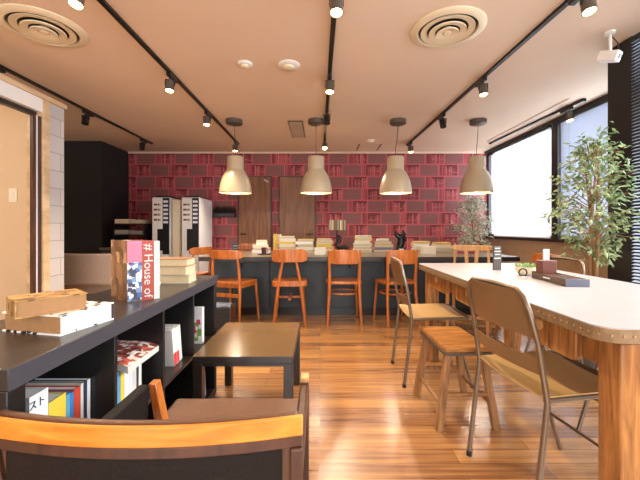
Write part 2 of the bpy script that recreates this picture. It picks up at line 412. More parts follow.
# back doors
def back_door(n, x0, x1, label, hx):
    z1 = 1.945; f = struct('door_%d' % n, MB().box(x0, x1, YB-.035, YB, 0, z1), DOORW, label, .003)
    m = MB().box(x0-.012, x0, YB-.045, YB, 0, z1+.012); m.box(x1, x1+.012, YB-.045, YB, 0, z1+.012); m.box(x0-.012, x1+.012, YB-.045, YB, z1, z1+.012)
    struct('door_frame', m, FRAME, parent=f)
    m = MB().tube([(hx, YB-.035, .91), (hx, YB-.09, .91)], .012); m.tube([(hx, YB-.085, .91), (hx+(.1 if hx < (x0+x1)/2 else -.1), YB-.085, .91)], .009)
    struct('door_handle', m, DARKM, parent=f)
    return f
d = back_door(2, -1.47, -.89, 'dark wooden door left of centre in the back wall', -1.42)
struct('door_closer', MB().tube([(-1.0, YB-.06, 1.89), (-.93, YB-.1, 1.84)], .012), SILVER, parent=d)
back_door(3, -.727, -.09, 'dark wooden door right of centre in the back wall', -.14)

# ------------------------------------------------------------------ ceiling fittings
def vent(x, y, R, label, ph):
    t = thing('ceiling_vent', label, 'vent', (x, y, H), ph, 'round ceiling vents')
    build('flange', MB().ring([(R, 0), (R, -.008), (R*.93, -.018), (R*.80, -.02), (R*.78, 0)], 48), CREAMP, t)
    build('throat', MB().lathe([(R*.78, -.002), (R*.78, -.0005)], 40), BLACKP, t)
    for r, z in ((.72, -.012), (.5, -.022), (.3, -.032)):
        build('louvre_ring', MB().ring([(R*r, z), (R*r, z-.008), (R*(r-.17), z+.0), (R*(r-.17), z+.008)], 40), CREAMP, t)
    build('hub', MB().lathe([(R*.02, -.04), (R*.1, -.036), (R*.13, -.02), (R*.13, -.003)], 24), CREAMP, t)
vent(.89, 2.41, .25, 'round cream ceiling vent right of centre', 0)
vent(-1.92, 2.40, .26, 'round cream ceiling vent in the upper left corner', .3)
def det(x, y, r, label):
    t = thing('smoke_detector', label, 'detector', (x, y, H), 0)
    build('base', MB().lathe([(r, 0), (r, -.012), (r*.9, -.018), (r*.01, -.018)], 32), WHITEP, t)
    build('sensor_dome', MB().lathe([(r*.55, -.018), (r*.5, -.03), (r*.3, -.036), (r*.01, -.037)], 24), CREAMP, t)
det(-.265, 2.945, .095, 'larger of the two white ceiling discs left of the centre track')
det(-.635, 2.92, .062, 'smaller white ceiling disc, left of the larger one')
det(.80, 5.45, .07, 'small white detector on the ceiling near the red back wall')
t = thing('ceiling_grille', 'brown slatted rectangular ceiling grille left of the centre track', 'vent', (-.32, 4.85, H))
build('frame', MB().box(-.1, .1, -.4, .4, -.012, -.001), GREYM, t, .003)
m = MB()
for i in range(12): m.box(-.085, .085, -.37+i*.064, -.34+i*.064, -.022, -.012)
build('slat', m, TAUPE, t)
t = thing('ceiling_hatch', 'ceiling access hatch with dark edge strips near the back wall', 'hatch', (.83, 5.9, H))
build('panel', MB().box(-.17, .17, -.2, .2, -.004, -.0005), CEIL, t)
for sx in (-.18, .18): build('edge_strip', MB().box(sx-.008, sx+.008, -.22, .22, -.01, -.0005), DARKM, t)
tag(build('ceiling_slot', MB().box(2.655, 2.675, 3.7, 5.5, H-.006, H-.0005), TAUPE), 'thin dark slot in the ceiling beside the window track', 'trim', kind='structure')
def track(x, y0, y1, label, x1=None):
    x1 = x if x1 is None else x1
    t = thing('ceiling_track', label, 'lighting track', (x, y0, H), math.atan2(-(x1-x), y1-y0), 'lighting tracks'); L = math.hypot(x1-x, y1-y0)
    build('rail', MB().box(-.017, .017, 0, L, -.022, -.0005), DARKM, t, .002)
    build('end_cap', MB().box(-.019, .019, L-.03, L+.004, -.026, -.0003), BLACKP, t)
    build('feed_box', MB().box(-.02, .02, .0, .12, -.034, -.0003), BLACKP, t)
track(-1.33, 1.5, 5.62, 'dark lighting track left of centre with three lit spots', )
track(.095, 1.5, 5.7, 'dark lighting track along the middle of the ceiling', .07)
track(1.53, 1.5, 5.7, 'dark lighting track right of centre', 1.44)
track(-2.73, 1.5, 5.6, 'dark lighting track above the tiled partition at far left')
track(2.83, 3.69, 5.6, 'short dark lighting track beside the windows', 2.76)
def spotlight(x, y, lit, label, tx=0, ty=-12, power=26):
    t = thing('track_spotlight', label, 'spotlight', (x, y, H-.022), 0, 'track spotlights')
    build('adapter', MB().box(-.018, .018, -.04, .13, -.034, 0), BLACKP, t, .003)
    build('stem', MB().tube([(0, 0, -.03), (0, 0, -.055)], .008, 10), BLACKP, t)
    build('bracket', MB().box(-.042, -.038, -.008, .008, -.11, -.05).box(.038, .042, -.008, .008, -.11, -.05).box(-.042, .042, -.008, .008, -.054, -.05), BLACKP, t)
    R = Matrix.Translation((0, 0, -.105)) @ Matrix.Rotation(math.radians(tx), 4, 'Y') @ Matrix.Rotation(math.radians(ty), 4, 'X')
    hd = build('head', MB().lathe([(.028, .045), (.034, .04), (.036, .0), (.038, -.055), (.034, -.055), (.031, -.04), (.01, -.038)], 24, M=R), GREYM if lit else BLACKP, t)
    build('lens', MB().lathe([(.0315, -.042), (.0315, -.05)], 20, M=R), BULB if lit else GLASSD, t, label='glowing lens' if lit else None)
    if lit:
        l = bpy.data.lights.new('spot_beam', 'SPOT'); l.energy = power; l.color = (1, .80, .56); l.spot_size = math.radians(95); l.spot_blend = .8; l.shadow_soft_size = .03
        o = bpy.data.objects.new('spot_beam', l); COL.objects.link(o); o.parent = t; o.matrix_local = R @ Matrix.Translation((0, 0, -.07))
    return t
GLASSD = mat('dark_lens', (60, 58, 56), .15)
SP = 52
spotlight(-1.33, 1.89, 1, 'lit spotlight at the top left edge of the picture', power=SP)
spotlight(-1.33, 3.06, 1, 'lit spotlight on the left-centre track, second from the near end', power=SP*1.4)
spotlight(-1.33, 4.06, 1, 'lit spotlight on the left-centre track, between the second and the last', power=SP*1.8)
spotlight(-1.33, 5.42, 1, 'lit spotlight at the far end of the left-centre track above the pendant', power=SP*2)
spotlight(.093, 1.96, 1, 'lit spotlight on the middle track at the top edge', power=SP)
spotlight(.087, 3.09, 1, 'lit spotlight on the middle track beside the white ceiling disc', power=SP*1.2)
spotlight(.08, 4.0, 0, 'unlit dark spotlight on the middle track')
spotlight(.073, 5.3, 1, 'brightly lit spotlight at the far end of the middle track', ty=-40, power=SP*2)
spotlight(1.515, 1.95, 1, 'lit spotlight on the right-centre track at the top edge', power=SP)
spotlight(1.49, 3.15, 1, 'lit spotlight halfway along the right-centre track', power=SP)
spotlight(1.475, 4.14, 0, 'unlit dark spotlight on the right-centre track')
spotlight(1.445, 5.5, 1, 'lit spotlight at the far end of the right-centre track', power=SP*2)
spotlight(-2.73, 2.85, 0, 'dark spotlight just above the tiled partition at far left')
spotlight(-2.73, 4.02, 0, 'dark spotlight midway on the far left track')
spotlight(-2.73, 5.3, 0, 'dark spotlight at the far end of the far left track by the black wall')
spotlight(2.82, 3.9, 1, 'lit spotlight on the short track beside the window', power=12)
# unseen spotlights and a track, added out of frame as fill light
spotlight(-1.33, 1.2, 1, 'unseen fill spotlight added out of frame at left', power=SP)
track(.6, -2.4, .3, 'unseen track added behind the camera for the fill spotlights')
for y, q in ((-2.0, 'farthest'), (-1.0, 'middle'), (0.0, 'nearest')): spotlight(.6, y, 1, q+' of the three unseen fill spotlights added behind the camera', power=SP)

t = thing('ceiling_light', 'round ceiling light of the side room behind the partition', 'ceiling light', (-3.3, 1.6, H))
build('housing', MB().lathe([(.12, 0), (.12, -.03), (.1, -.035)], 24), WHITEP, t); build('diffuser', MB().lathe([(.1, -.036), (.09, -.05), (.01, -.055)], 24), BULB2, t)
l = bpy.data.lights.new('side_room_light', 'POINT'); l.energy = 8; l.color = (1, .92, .8); l.shadow_soft_size = .08
o = bpy.data.objects.new('side_room_light', l); COL.objects.link(o); o.parent = t; o.location = (0, 0, -.14)
def pendant(x, cx, label):
    t = thing('pendant_lamp', label, 'pendant lamp', (x, 4.43, 0), 0, 'bell pendant lamps over the counter')
    zb = 1.46
    prof = [(.202, 0), (.206, .003), (.204, .03), (.197, .085), (.183, .15), (.161, .21), (.134, .26), (.114, .287), (.107, .297), (.105, .31), (.104, .455), (.099, .465), (.02, .468)]
    inner = [(.015, .463), (.095, .459), (.098, .45), (.098, .31), (.108, .287), (.128, .258), (.155, .206), (.177, .148), (.191, .085), (.198, .03), (.2, .0)]
    build('lamp_shade', MB().ring([(r, z+zb) for r, z in prof+inner], 48), SHADE, t)
    build('shade_lining', MB().lathe([(.196, .03+zb), (.188, .085+zb), (.174, .147+zb), (.151, .204+zb), (.124, .255+zb), (.103, .287+zb), (.095, .31+zb), (.094, .44+zb)], 40), SHADEIN, t)
    build('socket', MB().lathe([(.02, zb+.45), (.022, zb+.30), (.018, zb+.22)], 16), BLACKP, t)
    build('bulb', MB().lathe([(.004, zb+.09), (.026, zb+.10), (.036, zb+.13), (.03, zb+.17), (.014, zb+.215)], 20), BULB2, t)
    dx = cx-x
    build('cord', MB().tube([(dx, 0, H-.05), (dx, 0, H-.09), (dx*.6, 0, zb+.68), (0, 0, zb+.58), (0, 0, zb+.465)], .004, 8), CORD, t)
    build('canopy', MB().lathe([(.104, H-.001), (.104, H-.05), (.09, H-.058), (.01, H-.058)], 32, (dx, 0, 0)), GREYM, t)
    l = bpy.data.lights.new('pendant_light', 'POINT'); l.energy = 28; l.color = (1, .80, .56); l.shadow_soft_size = .04
    o = bpy.data.objects.new('pendant_light', l); COL.objects.link(o); o.parent = t; o.location = (0, 0, zb+.05)
for x, cx, s in ((-1.085, -1.10, 'leftmost bell shaped beige pendant lamp, in front of the coffee machines and door'),
                 (-.05, -.05, 'bell shaped beige pendant lamp in front of the second wooden door'),
                 (.97, 1.0, 'bell shaped beige pendant lamp in front of plain red wallpaper, third from left'),
                 (2.01, 2.03, 'rightmost bell shaped beige pendant lamp, nearest the window')): pendant(x, cx, s)
# security camera at the column
t = thing('security_camera', 'white security camera hanging from the ceiling at the black column', 'camera', (2.06, 2.45, H-.0005))
build('mount', MB().lathe([(.035, 0), (.035, -.015), (.01, -.02)], 20), WHITEP, t)
build('arm', MB().tube([(0, 0, -.01), (0, 0, -.12), (-.01, -.01, -.16)], .011, 10), WHITEP, t)
R = Matrix.Translation((-.03, -.03, -.19)) @ Matrix.Rotation(math.radians(30), 4, 'Z') @ Matrix.Rotation(math.radians(20), 4, 'X')
build('body', MB().box(-.035, .035, -.06, .06, -.035, .035, R), WHITEP, t, .008)
build('lens', MB().lathe([(.014, 0), (.014, .006)], 16, M=R @ Matrix.Translation((0, -.06, 0)) @ Matrix.Rotation(PI/2, 4, 'X')), BLACKP, t)
build('cable', MB().tube([(.02, .02, -.01), (.08, .03, -.06), (.09, .03, -.14), (.04, .01, -.2), (-.01, 0, -.2)], .004, 8), FRAME, t)
t = thing('light_switch', 'ivory light switch on the beige wall at the left edge', 'switch', (-2.63, 2.96, 1.29))
build('plate', MB().box(-.035, .035, -.008, 0, -.06, .06), SWITCHM, t, .003)
build('rocker', MB().box(-.012, .012, -.013, -.008, -.02, .02), WHITEP, t, .002)
# wall planter
t = thing('wall_planter', 'dark wall planter box with spiky grass between machines and door', 'planter', (-1.72, YB, 1.215))
build('box', MB().box(-.2, .2, -.12, 0, 0, .07), FRAME, t, .004)
m = MB()
for i in range(420):
    x = random.uniform(-.19, .19); y = random.uniform(-.11, -.02); h = random.uniform(.07, .16); dx = random.uniform(-.03, .03); a = random.uniform(0, PI); wx, wy = .006*math.cos(a), .006*math.sin(a)
    m.add([(x-wx, y-wy, .065), (x+wx, y+wy, .065), (x+dx+wx*.2, y+dx*.5, .065+h)], [(0, 1, 2)])
g = build('grass', m, mat('dry_dark_grass', (44, 30, 22), .8), t, smooth=False)

# ------------------------------------------------------------------ long counter
t = thing('bar_counter', 'long dark counter with slate panels under the pendant lamps', 'counter', (0, 0, 0))
CX0, CX1, CY0, CY1, CZ = -1.30, 2.15, 3.72, 4.72, .70
build('counter_top', MB().box(CX0, CX1, CY0, CY1, CZ-.045, CZ), CTOP, t, .004)
build('edge_strip', MB().box(CX0-.003, CX1+.003, CY0-.006, CY0, CZ-.047, CZ-.002), DESK, t)
m = MB()
for i in range(5):
    x = CX0+.05+i*(CX1-CX0-.1)/5; m.box(x+.003, x+(CX1-CX0-.1)/5-.003, 3.99, 4.02, .09, CZ-.045)
build('front_panel', m, TEAL, t, .003)
build('plinth', MB().box(CX0+.05, CX1-.05, 4.01, 4.45, 0, .09), BLACKP, t)
build('body', MB().box(CX0+.05, CX1-.05, 4.02, 4.45, .09, CZ-.045), BLACKW, t)
for i in range(3):
    x = -.9+i*.62*2
    build('bag_hook', MB().tube([(x, 3.99, .6), (x, 3.95, .6), (x, 3.94, .57), (x, 3.955, .555)], .006, 8), DARKM, t)

# chairs at the counter (local: sitter faces +y, back at -y)
def tri_tube(m, a, b, r1, r2, n=10): m.tube([a, b], [r1, r2], n)
def crest(x_w, z0, z1, y, bow, th, r=.03, n=16):
    m = MB()
    def fn(u, v):
        x = (u-.5)*2*x_w; e = abs(u-.5)*2
        lo = z0+(z1-z0)*.16*max(0, e-.8)/.2; hi = z1-(z1-z0)*.2*max(0, e-.75)/.25
        return (x, y-bow*(1-e*e), lo+(hi-lo)*v)
    m.grid(fn, n, 6, (0, th, 0)); return m
def seat_slab(w, d, z, th, r=.06, dish=.0):
    pts = []
    for cx, cy, a0 in ((w/2-r, d/2-r, 0), (-w/2+r, d/2-r, 90), (-w/2+r, -d/2+r, 180), (w/2-r, -d/2+r, 270)):
        for k in range(6):
            a = math.radians(a0+k*18); pts.append((cx+r*math.cos(a), cy+r*math.sin(a)))
    return MB().prism(pts, z-th, z)
def wooden_chair(kind, x, y, rz, label, group='wooden chairs at the counter', W=ORW, hs=1.0):
    t = thing('wooden_chair', label, 'chair', (x, y, 0), rz, group)
    if kind == 'slim':
        build('seat', seat_slab(.38, .36, .45, .028), W, t, .006)
        build('seat_frame', MB().box(-.16, .16, -.15, -.13, .385, .422).box(-.16, .16, .13, .15, .385, .422).box(-.17, -.15, -.14, .14, .385, .422).box(.15, .17, -.14, .14, .385, .422), W, t, .003)
        build('backrest', crest(.2, .69, .78, -.18, .05, .02), W, t, .005)
        build('stretcher', MB().box(-.165, .165, -.18, -.162, .29, .33), W, t, .004)
        for s in (-1, 1):
            build('leg', MB().tube([(s*.185, -.21, 0), (s*.165, -.165, .44), (s*.15, -.19, .73)], [.012, .017, .012]), W, t)
            build('leg', MB().tube([(s*.185, .18, 0), (s*.165, .145, .43)], [.011, .016]), W, t)
    elif kind == 'splay':
        build('seat', seat_slab(.37, .36, .455, .055, .05), W, t, .006)
        build('backrest', crest(.185, .655, .79, -.17, .045, .02), W, t, .006)
        build('stretcher', MB().box(-.012, .012, -.15, .15, .25, .275).box(-.14, .14, -.012, .012, .252, .273), W, t, .003)
        for s in (-1, 1):
            build('leg', MB().tube([(s*.165, -.2, 0), (s*.115, -.165, .42), (s*.065, -.19, .70)], [.012, .018, .012]), W, t)
            build('leg', MB().tube([(s*.165, .18, 0), (s*.13, .14, .41)], [.012, .018]), W, t)
    elif kind == 'bent':
        build('seat', seat_slab(.38, .36, .45, .03, .09), W, t, .006)
        build('backrest', crest(.165, .635, .785, -.185, .045, .018), W, t, .006)
        m = MB().tube([(.165*math.cos(a), .155*math.sin(a)-.01, .315) for a in [i*2*PI/24 for i in range(24)]], .009, 8, True)
        build('stretcher', m, W, t)
        for s in (-1, 1):
            build('leg', MB().tube([(s*.175, -.22, 0), (s*.16, -.17, .3), (s*.155, -.165, .46), (s*.16, -.18, .70), (s*.165, -.19, .775)], [.013, .016, .018, .015, .013]), W, t)
            build('leg', MB().tube([(s*.17, .18, 0), (s*.15, .145, .42)], [.012, .017]), W, t)
            build('peg', MB().lathe([(.011, 0), (.011, -.008), (.006, -.012)], 12, (0, 0, 0), Matrix.Translation((s*.15, -.19, .735)) @ Matrix.Rotation(-PI/2, 4, 'X') @ Matrix.Rotation(PI, 4, 'X')), OAK, t)
    elif kind == 'slot':
        build('seat', seat_slab(.4, .38, .45, .03, .04), W, t, .006)
        build('backrest', crest(.185, .785, .84, -.20, .02, .022), W, t, .006)
        build('lower_rail', MB().box(-.16, .16, -.2, -.18, .6, .64), W, t, .004)
        for x_ in (-.05, .05): build('back_slat', MB().bar((x_*.8, -.19, .62), (x_, -.2, .80), .034, .014), W, t, .003)
        m = MB().box(-.17, .17, .15, .165, .2, .225).box(-.175, -.16, -.16, .16, .2, .225).box(.16, .175, -.16, .16, .2, .225)
        build('stretcher', m, W, t, .003)
        for s in (-1, 1):
            build('leg', MB().bar((s*.165, -.21, 0), (s*.165, -.175, .45), .026, .03).bar((s*.165, -.175, .45), (s*.15, -.19, .80), .026, .03, .02, .02), W, t, .004)
            build('leg', MB().bar((s*.17, .17, 0), (s*.165, .16, .42), .022, .022, .03, .03), W, t, .004)
    return t
wooden_chair('slim', -.92, 3.75, -.35, 'slim orange wooden chair with thin top rail, leftmost along the near side of the counter')
wooden_chair('splay', -.325, 3.76, .04, 'orange wooden chair whose back posts splay into a V, second at the counter')
wooden_chair('bent', .255, 3.78, 0, 'orange bentwood chair seen squarely from behind in the middle of the counter')
wooden_chair('bent', .815, 3.76, .22, 'orange bentwood chair turned slightly left, behind the tan folding chairs')
wooden_chair('slot', 1.40, 3.24, PI+.0-.52, 'pale oak chair with open slotted back between counter and long table', 'chairs round the long table', OAK)
wooden_chair('slim', -1.02, 4.98, PI, 'orange wooden chair on the far side of the counter by the door')
wooden_chair('slim', -1.62, 4.3, 1.2, 'orange wooden chair left of the counter in front of the machines')
wooden_chair('slim', 1.79, 2.98, PI/2, 'reddish wooden chair on the window side of the long table, behind the succulent bowl', 'chairs round the long table')

# dark box under chair one
t = thing('storage_box', 'small dark box holding papers on the floor beside the end of the bookcase', 'box', (-.97, 3.38, 0))
build('box_body', MB().box(-.11, .11, -.1, .1, 0, .25), BLACKW, t, .004)
build('side_panel', MB().box(.1105, .12, -.1, .1, 0, .25), WALNUT, t)
build('handle', MB().tube([(-.03, -.103, .18), (-.03, -.12, .18), (.03, -.12, .18), (.03, -.103, .18)], .004, 8), DARKM, t)
for i, (c, r) in enumerate((((210, 214, 220), .2), ((120, 130, 150), -.15))):
    tag(build('magazine', MB().box(-.09, .09, -.065, .065, 0, .008), pm(*c), None, .001, loc=(-.97, 3.38, .25+i*.008), rot=(0, 0, r)), ('pale magazine lying on the dark floor box' if i == 0 else 'blue grey magazine topmost on the dark floor box'), 'magazine')

# ------------------------------------------------------------------ long table on the right
t = thing('long_table', 'long wooden table with pale metal top, nailed edge and drawers', 'table', (0, 0, 0))
TX0, TX1, TY0, TY1, TZ = .77, 1.56, .935, 2.74, .73
def rrect(x0, x1, y0, y1, r, n=8):
    pts = []
    for cx, cy, a0 in ((x1-r, y1-r, 0), (x0+r, y1-r, 90), (x0+r, y0+r, 180), (x1-r, y0+r, 270)):
        for k in range(n+1):
            a = math.radians(a0+90*k/n); pts.append((cx+r*math.cos(a), cy+r*math.sin(a)))
    return pts
P = rrect(TX0, TX1, TY0, TY1, .06)
build('table_top', MB().prism(P, TZ-.004, TZ), ZINC, t)
build('edge_band', MB().prism(rrect(TX0+.001, TX1-.001, TY0+.001, TY1-.001, .06), TZ-.042, TZ-.0042), BRASSB, t)
m = MB(); L = 0; pts = [Vector((p[0], p[1], 0)) for p in P]
for i in range(len(pts)):
    a, b = pts[i], pts[(i+1) % len(pts)]; seg = (b-a).length; dd = (b-a).normalized(); nn = Vector((dd.y, -dd.x, 0)); s = (-L) % .028
    while s < seg:
        c = a+dd*s+nn*.0005
        R = Matrix.Translation((c.x, c.y, TZ-.022)) @ nn.to_track_quat('Z', 'Y').to_matrix().to_4x4()
        m.lathe([(.0036, 0), (.003, .0015), (.0005, .002)], 8, M=R); s += .028
    L += seg
build('nail_heads', m, BRASS, t)
az0, az1 = TZ-.14, TZ-.0425
for q in ((TX0+.07, TX0+.09, TY0+.087, TY1-.135), (TX1-.09, TX1-.07, TY0+.087, TY1-.135), (TX0+.135, TX1-.135, TY0+.035, TY0+.055), (TX0+.135, TX1-.135, TY1-.09, TY1-.07)):
    build('apron', MB().box(*q, az0, az1), TABLEW, t, .003)
for (x, y) in ((TX0+.05, TY0+.005), (TX1-.13, TY0+.005), (TX0+.05, TY1-.13), (TX1-.13, TY1-.13)):
    build('leg', MB().box(x, x+.08, y, y+.08, 0, az1), TABLEW, t, .006)
for y0, y1 in ((1.1, 1.46), (1.70, 2.08), (2.22, 2.59)):
    f = build('drawer', MB().prism([(y, z) for y, z in rrect(y0, y1, az0-.015, az1-.004, .022, 4)], TX0+.045, TX0+.068, Matrix(((0, 0, 1, 0), (1, 0, 0, 0), (0, 1, 0, 0), (0, 0, 0, 1)))), TABLEW, t, .003)
    yc = (y0+y1)/2
    build('pull', MB().lathe([(.02, 0), (.022, .008), (.012, .014), (.004, .016)], 20, M=Matrix.Translation((TX0+.045, yc, (az0+az1)/2+.01)) @ Matrix.Rotation(-PI/2, 4, 'Y')), OAK, f)

def folding_chair(x, y, rz, label):
    # sitter faces +y, local
    t = thing('metal_chair', label, 'chair', (x, y, 0), rz, 'tan metal chairs round the long table')
    W = .195
    # back: inverted U tube, bends down into rear legs
    pts = [(-W-.0, -.235, 0), (-W, -.185, .42), (-W+.005, -.215, .62), (-W+.012, -.24, .72), (-W+.03, -.247, .77), (-W+.06, -.25, .79), (0, -.255, .795)]
    m = MB().tube(pts+[(-a, b, c) for a, b, c in pts[-2::-1]], .010, 10)
    build('back_frame', m, TUBEM, t)
    def back(z0, z1, yy0, yy1, nm):
        mm = MB()
        def fn(u, v):
            e = abs(2*u-1); xx = (2*u-1)*(W-.004-(.02*v if nm == 'backrest' else 0)); zz = z0+(z1-z0)*v
            if nm == 'backrest' and v > .8: zz -= .03*max(0, e-.75)/.25*(v-.8)/.2
            return (xx, yy0+(yy1-yy0)*v-.028*(1-e*e), zz)
        mm.grid(fn, 14, 8, (0, .004, 0)); build(nm, mm, TAN, t)
    back(.635, .79, -.219, -.25, 'backrest'); back(.51, .565, -.199, -.208, 'lower_slat')
    mm = MB()
    mm.grid(lambda u, v: ((2*u-1)*.19, -.19+.38*v, .435-.014*(1-(2*u-1)**2)+.012*v-(.02*max(0, v-.88)/.12)), 14, 14, (0, 0, .005))
    build('seat', mm, TANS, t)
    m = MB().tube([(-.19, -.19, .427), (-.185, .17, .437), (-.16, .195, .425), (.16, .195, .425), (.185, .17, .437), (.19, -.19, .427)], .009, 10)
    build('seat_frame', m, TUBEM, t)
    for s in (-1, 1):
        build('leg', MB().tube([(s*.185, .20, 0), (s*.178, .06, .43)], .009, 10), TUBEM, t)
    build('cross_bar', MB().tube([(-.183, .145, .17), (.183, .145, .17)], .006, 8), TUBEM, t)
    for s in (-1, 1): build('foot_cap', MB().tube([(s*(W), -.235, 0), (s*W, -.2325, .022)], .0125, 10), BLACKP, t)
    return t
folding_chair(.915, 1.36, -PI/2+.12, 'nearest tan metal chair with two-slat back pulled up to the long table')
folding_chair(.77, 2.37, -PI/2-.02, 'tan metal chair beyond the wooden stool at the far end of the long table')
folding_chair(1.47, 2.42, PI/2, 'tan metal chair on the window side of the long table behind the tray')
folding_chair(1.50, 1.55, PI/2+.1, 'tan metal chair on the window side of the long table, mostly hidden beneath it')

# wooden stool
t = thing('wooden_stool', 'worn rustic wooden stool between the two tan metal chairs', 'stool', (.73, 1.90, 0), .03)
m = MB()
m.box(-.115, .115, -.19, .19, .385, .412)
build('seat', m, STOOLW, t, .006)
build('seat_edge', MB().box(-.119, .119, -.194, .194, .372, .386), GREYM, t, .002)
ft = {}
for sx in (-1, 1):
    for sy in (-1, 1):
        a = (sx*.145, sy*.18, 0); b = (sx*.09, sy*.155, .372); ft[(sx, sy)] = (Vector(a), Vector(b))
        build('leg', MB().bar(a, b, .036, .036, .034, .034), STOOLG, t, .004)
def at(k, z): a, b = ft[k]; return a+(b-a)*(z/.372)
for k1, k2, z in (((-1, -1), (-1, 1), .12), ((1, -1), (1, 1), .12), ((-1, -1), (1, -1), .17), ((-1, 1), (1, 1), .17)):
    p, q = at(k1, z), at(k2, z); build('stretcher', MB().tube([p, q], .011, 8), STOOLG, t)

# things on the long table
t = thing('table_menu', 'black upright menu card with pale lines on the long table', 'menu', (1.165, 2.27, TZ), .35)
build('card', MB().box(-.034, .034, -.004, .004, 0, .158), mat('menu_card_brown', (66, 54, 46), .5), t, .001)
m = MB()
for z, a in ((.14, .02), (.12, .026), (.10, .022), (.075, .027)): m.box(-a, a, -.0048, -.004, z, z+.006)
build('menu_lines', m, PAPERW, t)
t = thing('succulent_bowl', 'cream bowl of green succulents on the long table', 'potted plant', (1.205, 2.02, TZ))
build('bowl', MB().lathe([(.03, 0), (.048, .012), (.058, .035), (.058, .05), (.054, .05), (.052, .04)], 28), mat('cream_bowl', (232, 220, 190), .4), t)
build('soil', MB().lathe([(.052, .038), (.052, .042)], 20), SOIL, t)
LEAFS = mat('succulent_green', (150, 176, 110), .5, var=.3, scale=40)
m = MB()
for i in range(70):
    a = random.uniform(0, 2*PI); r = random.uniform(0, .045); tilt = random.uniform(.2, 1.0); L = random.uniform(.02, .035)
    x, y = r*math.cos(a), r*math.sin(a); d = Vector((math.cos(a)*math.sin(tilt), math.sin(a)*math.sin(tilt), math.cos(tilt))); p = Vector((x, y, .042)); q = p+d*L
    m.tube([p, p+d*L*.5, q], [.003, .006, .001], 6)
build('succulent_leaves', m, LEAFS, t)
t = thing('condiment_tray', 'long dark tray holding menus on the long table', 'tray', (1.215, 1.765, TZ), -.1)
m = MB().box(-.052, .052, -.155, .155, 0, .006)
for a in ((-.052, -.047, -.155, .155), (.047, .052, -.155, .155), (-.047, .047, -.155, -.15), (-.047, .047, .15, .155)): m.box(*a, .006, .036)
build('tray_body', m, mat('dark_tray_wood', (84, 60, 48), .45), t, .003)
build('end_plate', MB().box(-.053, .053, -.161, -.1555, 0, .037), mat('slate_tray_end', (96, 98, 112), .45), t, .002)
build('tray_lid', MB().box(-.046, .046, -.149, .04, .0062, .034), WALNUT, t, .003)
build('latch', MB().box(-.0545, -.0522, -.03, .03, .016, .023), SILVER, t)
t = thing('napkin_holder', 'reddish brown box standing in the tray with white napkins', 'box', (1.222, 1.865, TZ+.0065))
build('holder', MB().box(-.038, .038, -.03, .03, 0, .095), mat('red_brown_lacquer', (104, 54, 38), .35), t, .003)
build('napkins', MB().box(-.016, .016, -.004, .004, .06, .155), PAPERW, t)
t = thing('bell', 'small chrome call ring standing beside the tray', 'bell', (1.135, 1.93, TZ))
build('ring', MB().tube([(.022*math.cos(a), 0, .026+.022*math.sin(a)) for a in [i*2*PI/20 for i in range(20)]], .004, 8, True), DARKM, t)
build('foot', MB().lathe([(.02, 0), (.018, .004), (.004, .006)], 20), SILVER, t)

# ------------------------------------------------------------------ plants
def m_leaf(name, c1, c2):
    k = NT(name); gi = k.n('ShaderNodeObjectInfo'); no = k.n('ShaderNodeTexNoise'); no.inputs['Scale'].default_value = 14
    k.l(k.obj(), no.inputs['Vector']); r = k.n('ShaderNodeValToRGB'); r.color_ramp.elements[0].position = .35; r.color_ramp.elements[1].position = .65
    r.color_ramp.elements[0].color = srgb(*c1); r.color_ramp.elements[1].color = srgb(*c2); k.l(no.outputs[0], r.inputs[0])
    tr = k.n('ShaderNodeBsdfTranslucent'); k.l(r.outputs[0], tr.inputs[0]); k.l(r.outputs[0], k.b.inputs['Base Color']); k.b.inputs['Roughness'].default_value = .35
    mx = k.n('ShaderNodeMixShader'); mx.inputs[0].default_value = .35; k.l(k.b.outputs[0], mx.inputs[1]); k.l(tr.outputs[0], mx.inputs[2])
    k.l(mx.outputs[0], k.t.nodes['Material Output'].inputs[0]); return k.m
